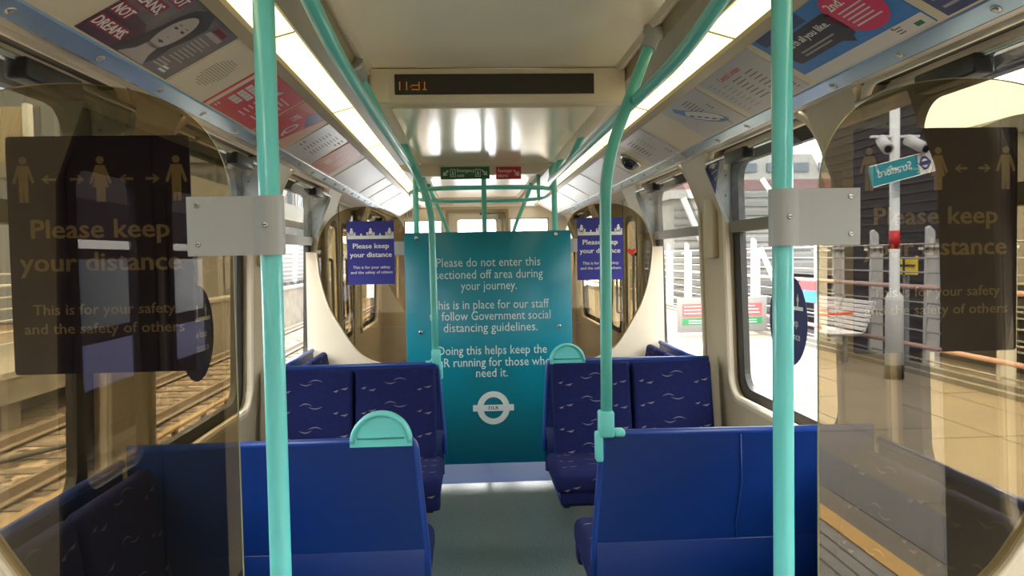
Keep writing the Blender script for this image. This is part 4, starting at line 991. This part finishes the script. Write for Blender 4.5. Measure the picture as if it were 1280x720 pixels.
# name sign pole, its camera heads, bench
t = thing('sign_pole', 'galvanised platform pole with a red band, mirrored in the near right glass', 'pole', (4.63, -5.70, 0))
b = MB('polegalv'); b.tube([(4.63, -5.70, 0), (4.63, -5.70, 0.86), (4.63, -5.70, 0.92), (4.63, -5.70, 0.98), (4.63, -5.70, 3.2)], [0.098, 0.095, 0.094, 0.054, 0.052], 20); put('column', b, t)
b = MB('bandred'); b.tube([(4.63, -5.70, 1.46), (4.63, -5.70, 1.66)], 0.0555, 20); put('band', b, t)
b = MB('darkwall'); b.tube([(4.63, -5.70, 0.0), (4.63, -5.70, 0.16)], 0.101, 20); put('base_sleeve', b, t)
b = MB('polegalv'); b.box(4.36, 4.90, -5.73, -5.67, 2.69, 2.715); put('cross_arm', b, t)
for cx in (4.45, 4.81):
    cmt = thing('cctv_camera', 'white bullet camera %s on the platform pole, mirrored in glass' % ('left of the shaft' if cx < 4.6 else 'right of the shaft'), 'camera', (cx, -5.60, 2.5), 'cameras on the platform pole')
    d = Vector((-0.25 if cx < 4.6 else 0.25, 1.0, -0.55)).normalized(); p = Vector((cx, -5.58, 2.60))
    b = MB('postwhite'); b.tube([p-d*0.14, p+d*0.14], 0.062, 18); put('body', b, cmt)
    b = MB('dome'); b.tube([p+d*0.138, p+d*0.15], 0.040, 16); put('lens', b, cmt)
    b = MB('polegalv'); b.tube([p, Vector((cx, -5.66, 2.688))], 0.02, 8); put('bracket', b, cmt)
t = thing('station_name_sign', 'teal station name board on the platform pole, mirrored in the near right glass', 'sign', (4.63, -5.62, 2.2))
f = frame((4.995, -5.60, 2.39), (-0.735, 0.12, -0.17), (0.0, 0.05, 1.0)); f = frame((5.0, -5.58, 2.30), (-0.74, 0.10, -0.18), (-0.2, 0.0, 1.0))
b = MB('nameblue'); b.prism(rect(0, 0.78, 0, 0.235), 0.03, f); bd = put('board', b, t)
tp = shift(f, 0, 0, 0.0308); b = MB('ppaper'); b.flat(rect(0.0, 0.19, 0.0, 0.235), tp); write(b, 'Stratford', shift(tp, 0.27, 0.09, 0.0006), 0.13, 'white', width=0.42); 
b.use('white')
for q in (rect(0, 0.78, 0, 0.010), rect(0, 0.78, 0.225, 0.235)): b.flat(q, shift(tp, 0, 0, 0.0005))
b.use('pnavy'); ro, ri_ = ell(0.11, 0.1175, 0.060, 0.075, 24), ell(0.11, 0.1175, 0.040, 0.052, 24); t2 = shift(tp, 0, 0, 0.003)
for k in range(24):
    j = (k+1) % 24; b.poly([t2 @ Vector((*ro[k], 0)), t2 @ Vector((*ro[j], 0)), t2 @ Vector((*ri_[j], 0)), t2 @ Vector((*ri_[k], 0))])
b.flat(rect(0.04, 0.18, 0.098, 0.137), shift(t2, 0, 0, 0.002)); put('print', b, bd)
t = thing('bench', 'grey slatted platform bench with orange armrests, mirrored in the near right glass', 'bench', (4.75, -7.4, 0))
for q in range(7):
    z = 0.42+0.055*q; x = 4.86+0.022*q
    b = MB('bench'); b.box(x, x+0.02, -8.5, -6.80, z, z+0.046, 0.004); put('back_slat', b, t)
for q in range(6):
    b = MB('bench'); b.box(4.42+q*0.07, 4.48+q*0.07, -8.5, -6.80, 0.385, 0.405, 0.004); put('seat_slat', b, t)
for yy_ in (-8.45, -7.65, -6.82):
    b = MB('galv'); b.tube(fillet([(4.42, yy_, 0.38), (4.85, yy_, 0.37), (5.02, yy_, 0.83)], 0.08), 0.016, 8); put('frame', b, t)
for yy_ in (-7.95, -7.25):
    b = MB('orange'); b.tube(fillet([(4.50, yy_, 0.41), (4.45, yy_, 0.60), (4.95, yy_, 0.62)], 0.05), 0.018, 8); put('armrest', b, t)
for yy_ in (-8.2, -6.95):
    b = MB('galv'); b.tube([(4.68, yy_, 0.0), (4.68, yy_, 0.38)], 0.035, 10); b.box(4.58, 4.78, yy_-0.08, yy_+0.08, 0, 0.012); put('leg', b, t)
b = MB('yellowbox'); b.box(5.9, 5.94, -8.0, -7.45, 1.10, 1.36); b.use('black')
b.box(5.89, 5.90, -7.74, -7.70, 1.10, 1.36); b.box(5.89, 5.90, -8.0, -7.45, 1.21, 1.24); b.box(5.89, 5.90, -8.0, -7.45, 1.33, 1.36)
b.use('galv').box(5.90, 5.96, -7.75, -7.69, -1.0, 1.1)
tag(put('yellow_warning_panel', b), 'yellow panel with black cross lines beyond the railing, mirrored in glass', 'sign')
b = MB('darkwall'); b.box(9.0, 9.4, -40, 0.5, -1.0, 4.6)
b.use('darklouvre')
for q in range(26): b.box(8.97, 9.0, -40, 0.5, -0.6+q*0.2, -0.56+q*0.2)
tag(put('service_building', b), 'dark louvred building behind the platform, mirrored in the near right glass', 'building')
# ground beyond the platform and the buildings
b = MB('rubble'); b.box(5.25, 40, -40, 60, -1.2, -1.0); struct(put('yard_ground', b))
t = thing('station_building', 'white station block with a maroon band above grey louvres', 'building', (11, 27, -1))
b = MB('stripwhite'); b.box(6.3, 16.0, 26, 31, 3.9, 6.6 if False else 4.75); put('upper_wall', b, t)
b = MB('maroon'); b.box(6.3, 16.0, 25.95, 31, 3.55, 3.9); put('band', b, t)
b = MB('stripwhite', 'louvre'); b.box(6.3, 16.0, 26, 31, -1, 3.55)
b.use('louvre')
for q in range(14): b.box(6.3, 16.0, 25.9, 26.0, -0.6+q*0.3, -0.44+q*0.3)
put('lower_wall', b, t)
b = MB('towerwin')
for q in range(6): b.box(8.2+q*0.9, 8.75+q*0.9, 25.93, 26.0, 4.15, 4.45)
put('window_band', b, t)
t = thing('stair_tower', 'grey louvred stair enclosure seen through the far right hopper', 'building', (6.0, 22, -1))
b = MB('conc_lt'); b.box(5.75, 7.4, 22, 25, -1.0, 3.0); put('wall', b, t)
b = MB('louvre')
for q in range(16): b.box(5.72, 7.4, 21.93, 22.0, -0.6+q*0.22, -0.52+q*0.22)
put('louvre', b, t)
b = MB('stripwhite'); b.box(5.6, 7.6, 21.8, 25.2, 3.0, 3.25); put('roof', b, t)
b = MB('bar'); b.tube([(5.9, 21.6, 3.0), (7.0, 21.6, 0.4)], 0.09, 8); put('brace', b, t)
t = thing('bracing_frame', 'white diagonal steel bracing seen in the right middle window', 'steel frame', (8, 20, -1))
for pts in ([(7.55, 20, 3.35), (8.75, 20, 1.55)], [(7.3, 19.5, 1.55), (8.1, 19.5, -0.3)], [(7.0, 20, -1), (7.0, 20, 2.2)], [(9.0, 20, -1), (9.0, 20, 3.0)]):
    b = MB('postwhite'); b.tube(pts, 0.07, 8); put('member', b, t)
t = thing('distant_hall', 'pale low pitched hall on the skyline at right', 'building', (28, 38, -1))
b = MB('stripwhite'); b.box(25.2, 44, 38, 52, -1, 7.2); put('wall', b, t)
m = Matrix(((1, 0, 0, 0), (0, 0, 1, 37.6), (0, 1, 0, 0), (0, 0, 0, 1)))
b = MB('louvre'); b.prism([(24.6, 7.2), (44.5, 7.2), (44.5, 8.4), (30, 8.5), (27, 8.0)], 15, m); put('roof', b, t)
b = MB('darkwall'); b.box(10.5, 11.0, 3.0, 25, -1.0, 0.75)
for q in range(7): b.use('bar').box(10.42, 10.5, 3.0, 25, -0.6+q*0.22, -0.57+q*0.22)
tag(put('yard_fence', b), 'long brown slatted fence beyond the platform railing', 'fence')

# ================================================================== OUTSIDE LEFT: tracks and the city
b = MB('ballast'); b.box(-40, -1.3, -40, 70, -1.3, -1.05); struct(put('track_bed', b))
slp = MB('sleeper'); slp.box(-6.7, -4.6, -0.11, 0.11, -1.10, -1.035, 0.01)
s0 = put('sleeper', slp, origin=(-5.55, 0, -1.05)); ORG[s0] = Vector((-5.55, 0, -1.05))
for i in range(24):
    yv = 6.0+i*0.72
    o = s0 if i == 0 else copy_tree(s0, (-5.55, yv, -1.05)); o.location = (-5.55, yv, -1.05); ORG[o] = Vector((-5.55, yv, -1.05)) if i else Vector((-5.55, 0, -1.05))
    tag(o, 'concrete sleeper under the left hand rails', 'sleeper', 'sleepers of the neighbouring track')
def rail(x, z, label, m='railsteel', dx=0.0):
    b = MB(m); prof = [(-0.065, -0.14), (0.065, -0.14), (0.065, -0.125), (0.012, -0.11), (0.012, -0.04), (0.034, -0.03), (0.034, 0.0), (-0.034, 0.0), (-0.034, -0.03), (-0.012, -0.04), (-0.012, -0.11), (-0.065, -0.125)]
    m = Matrix(((1, 0, dx, x), (0, 0, 1, -30), (0, 1, 0, z), (0, 0, 0, 1))); b.prism(prof, 90, m)
    tag(put('running_rail', b), label, 'rail', 'rails left of the train')
rail(-4.95, -0.86, 'worn steel rail, nearer of the neighbouring track pair')
rail(-6.38, -0.86, 'worn steel rail, farther of the neighbouring track pair')
b = MB('ochre'); b.box(-4.42, -4.32, -30, 60, -0.93, -0.88, 0.01)
for q in range(30): b.use('rubble').box(-4.40, -4.34, -2+q*1.2, -1.9+q*1.2, -1.05, -0.93)
tag(put('conductor_rail', b), 'ochre covered conductor rail nearest the train on the left', 'rail')
t = thing('cable_run', 'loose coiled grey cables lying on the ballast', 'cable', (-5.7, 8.8, -1.0))
for q in range(3):
    b = MB('darkwall'); pts = [(-5.75+0.3*math.cos(a*0.5+q), 8.0+q*0.3+a*0.28, -1.0+0.02*q) for a in range(10)]; b.tube(pts, 0.03, 6); put('cable', b, t)
b = MB('ochre'); b.box(-5.9, -5.2, 11.8, 12.15, -1.0, -0.9, 0.01); tag(put('track_plate', b), 'flat ochre plate lying between the left rails', 'plate')
# opposite platform slab, retaining wall, parapet
b = MB('conc'); b.box(-14, -6.95, -30, 17, -0.60, -0.22); b.use('conc_lt').box(-14, -6.9, -30, 17, -0.22, -0.12); struct(put('opposite_platform', b))
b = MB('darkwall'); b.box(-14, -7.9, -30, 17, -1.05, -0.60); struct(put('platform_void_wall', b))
for i in range(7):
    b = MB('conc'); b.box(-7.7, -7.2, -9+i*4.2, -8.5+i*4.2, -1.05, -0.6); tag(put('concrete_pier', b), 'concrete stub pier under the opposite platform edge', 'pier', 'piers under the opposite platform')
b = MB('conc'); b.box(-7.4, -7.0, 17, 60, -1.05, 0.36); b.use('conc_lt').box(-7.45, -6.95, 17, 60, 0.36, 0.44); b.use('ppaper').box(-7.0, -6.98, 19.4, 19.8, 0.05, 0.25); struct(put('retaining_wall', b))
t = thing('opposite_railing', 'pale horizontal railing on the opposite platform', 'railing', (-7.6, 4, -0.1))
for q in range(7):
    b = MB('bar'); b.tube([(-8.1, -20, 0.1+q*0.2), (-8.1, 17, 0.1+q*0.2)], 0.016 if q != 5 else 0.03, 8); put('bar', b, t)
for q in range(12):
    b = MB('galv'); b.box(-8.14, -8.06, -18+q*3, -17.92+q*3, -0.1, 1.4); put('upright', b, t)
for i, yy_ in enumerate((18.2, 21.5, 26)):
    b = MB('conc_lt'); b.box(-9.0, -8.4, yy_, yy_+0.6, -1.05, 3.2)
    tag(put('viaduct_column', b), 'square concrete column of the viaduct left of the tracks', 'column', 'viaduct columns on the left')
b = MB('conc_lt'); b.box(-9.6, -7.9, 16, 60, 3.2, 3.9); tag(put('viaduct_beam', b), 'pale concrete viaduct beam above the left columns', 'beam')
b = MB('cabinet'); b.box(-5.3, -4.48, 8.0, 8.06, 2.46, 3.02, 0.02); b.use('postwhite').box(-4.50, -4.44, 7.98, 8.08, 2.40, 3.05, 0.01); b.use('galv').box(-5.28, -5.20, 8.06, 8.14, -1.034, 3.0)
tag(put('trackside_board', b), 'cream trackside board on a post above the dark left notice', 'sign')
def tower(name, x0, x1, y0, y1, h, nfl, ncol, label, wallm):
    t = thing(name, label, 'building', ((x0+x1)/2, (y0+y1)/2, -1), 'buildings beyond the tracks')
    b = MB(wallm); b.box(x0, x1, y0, y1, -1, h); put('wall', b, t)
    b = MB('towerwin')
    dz = (h+1)/nfl; dx = (x1-x0)/ncol; dy = (y1-y0)/max(2, int((y1-y0)/dx))
    for i in range(nfl):
        for j in range(ncol):
            b.box(x0+dx*(j+0.2), x0+dx*(j+0.72), y0-0.05, y0, -1+dz*(i+0.25), -1+dz*(i+0.85))
        for j in range(max(2, int((y1-y0)/dx))):
            b.box(x1, x1+0.05, y0+dy*(j+0.2), y0+dy*(j+0.72), -1+dz*(i+0.25), -1+dz*(i+0.85))
    put('glazing', b, t)
    b = MB('stripwhite'); b.box(x0-0.3, x1+0.3, y0-0.3, y1+0.3, h, h+0.8); put('parapet', b, t)
tower('office_tower', -34, -17.5, 34, 50, 34, 11, 8, 'grey glazed tower filling the near left window', 'tower')
tower('apartment_block', -16.5, -9.8, 44, 60, 6.9, 2, 14, 'pale low block with tall narrow windows in the left middle window', 'stripwhite')
tower('far_tower', -30, -18, 62, 75, 26, 9, 6, 'slim blue grey tower behind the low block at left', 'tower')
b = MB('stripwhite'); b.box(-9.4, -9.0, 30, 62, 0.4, 2.6)
b.use('louvre')
for q in range(10): b.box(-9.0, -8.95, 30, 62, 0.5+q*0.21, 0.56+q*0.21)
tag(put('louvred_wall', b), 'pale horizontally louvred wall beside the tracks, past the left pole', 'wall')

# a parked train on the neighbouring track, behind the viewpoint, mirrored in the near left glass
t = thing('parked_train', 'dark red parked train carriage on the neighbouring track, mirrored in glass', 'train', (-5.66, -9, -0.9), 'trains')
m = Matrix(((1, 0, 0, 0), (0, 0, 1, -21), (0, 1, 0, 0), (0, 0, 0, 1)))
b = MB('trainred'); b.prism([(-6.9, -0.5), (-4.5, -0.5), (-4.36, 0.2), (-4.36, 1.2), (-4.5, 2.2), (-5.0, 2.7), (-6.3, 2.7), (-6.8, 2.2), (-6.95, 1.0), (-6.95, 0.2)], 23.5, m); bd = put('body', b, t)
b = MB('navy'); b.box(-4.365, -4.34, -21, 2.5, 0.05, 0.55); put('lower_band', b, bd)
b = MB('lightink'); b.box(-4.365, -4.34, -21, 2.5, 1.62, 1.72); put('pale_band', b, bd)
for q in range(7):
    b = MB('towerwin'); b.box(-4.37, -4.335, -19.5+q*3.1, -17.4+q*3.1, 0.72, 1.5); put('window', b, bd)
for q in range(4):
    b = MB('black'); b.box(-6.5, -4.8, -19+q*6, -17+q*6, -0.86, -0.5); put('bogie', b, t)
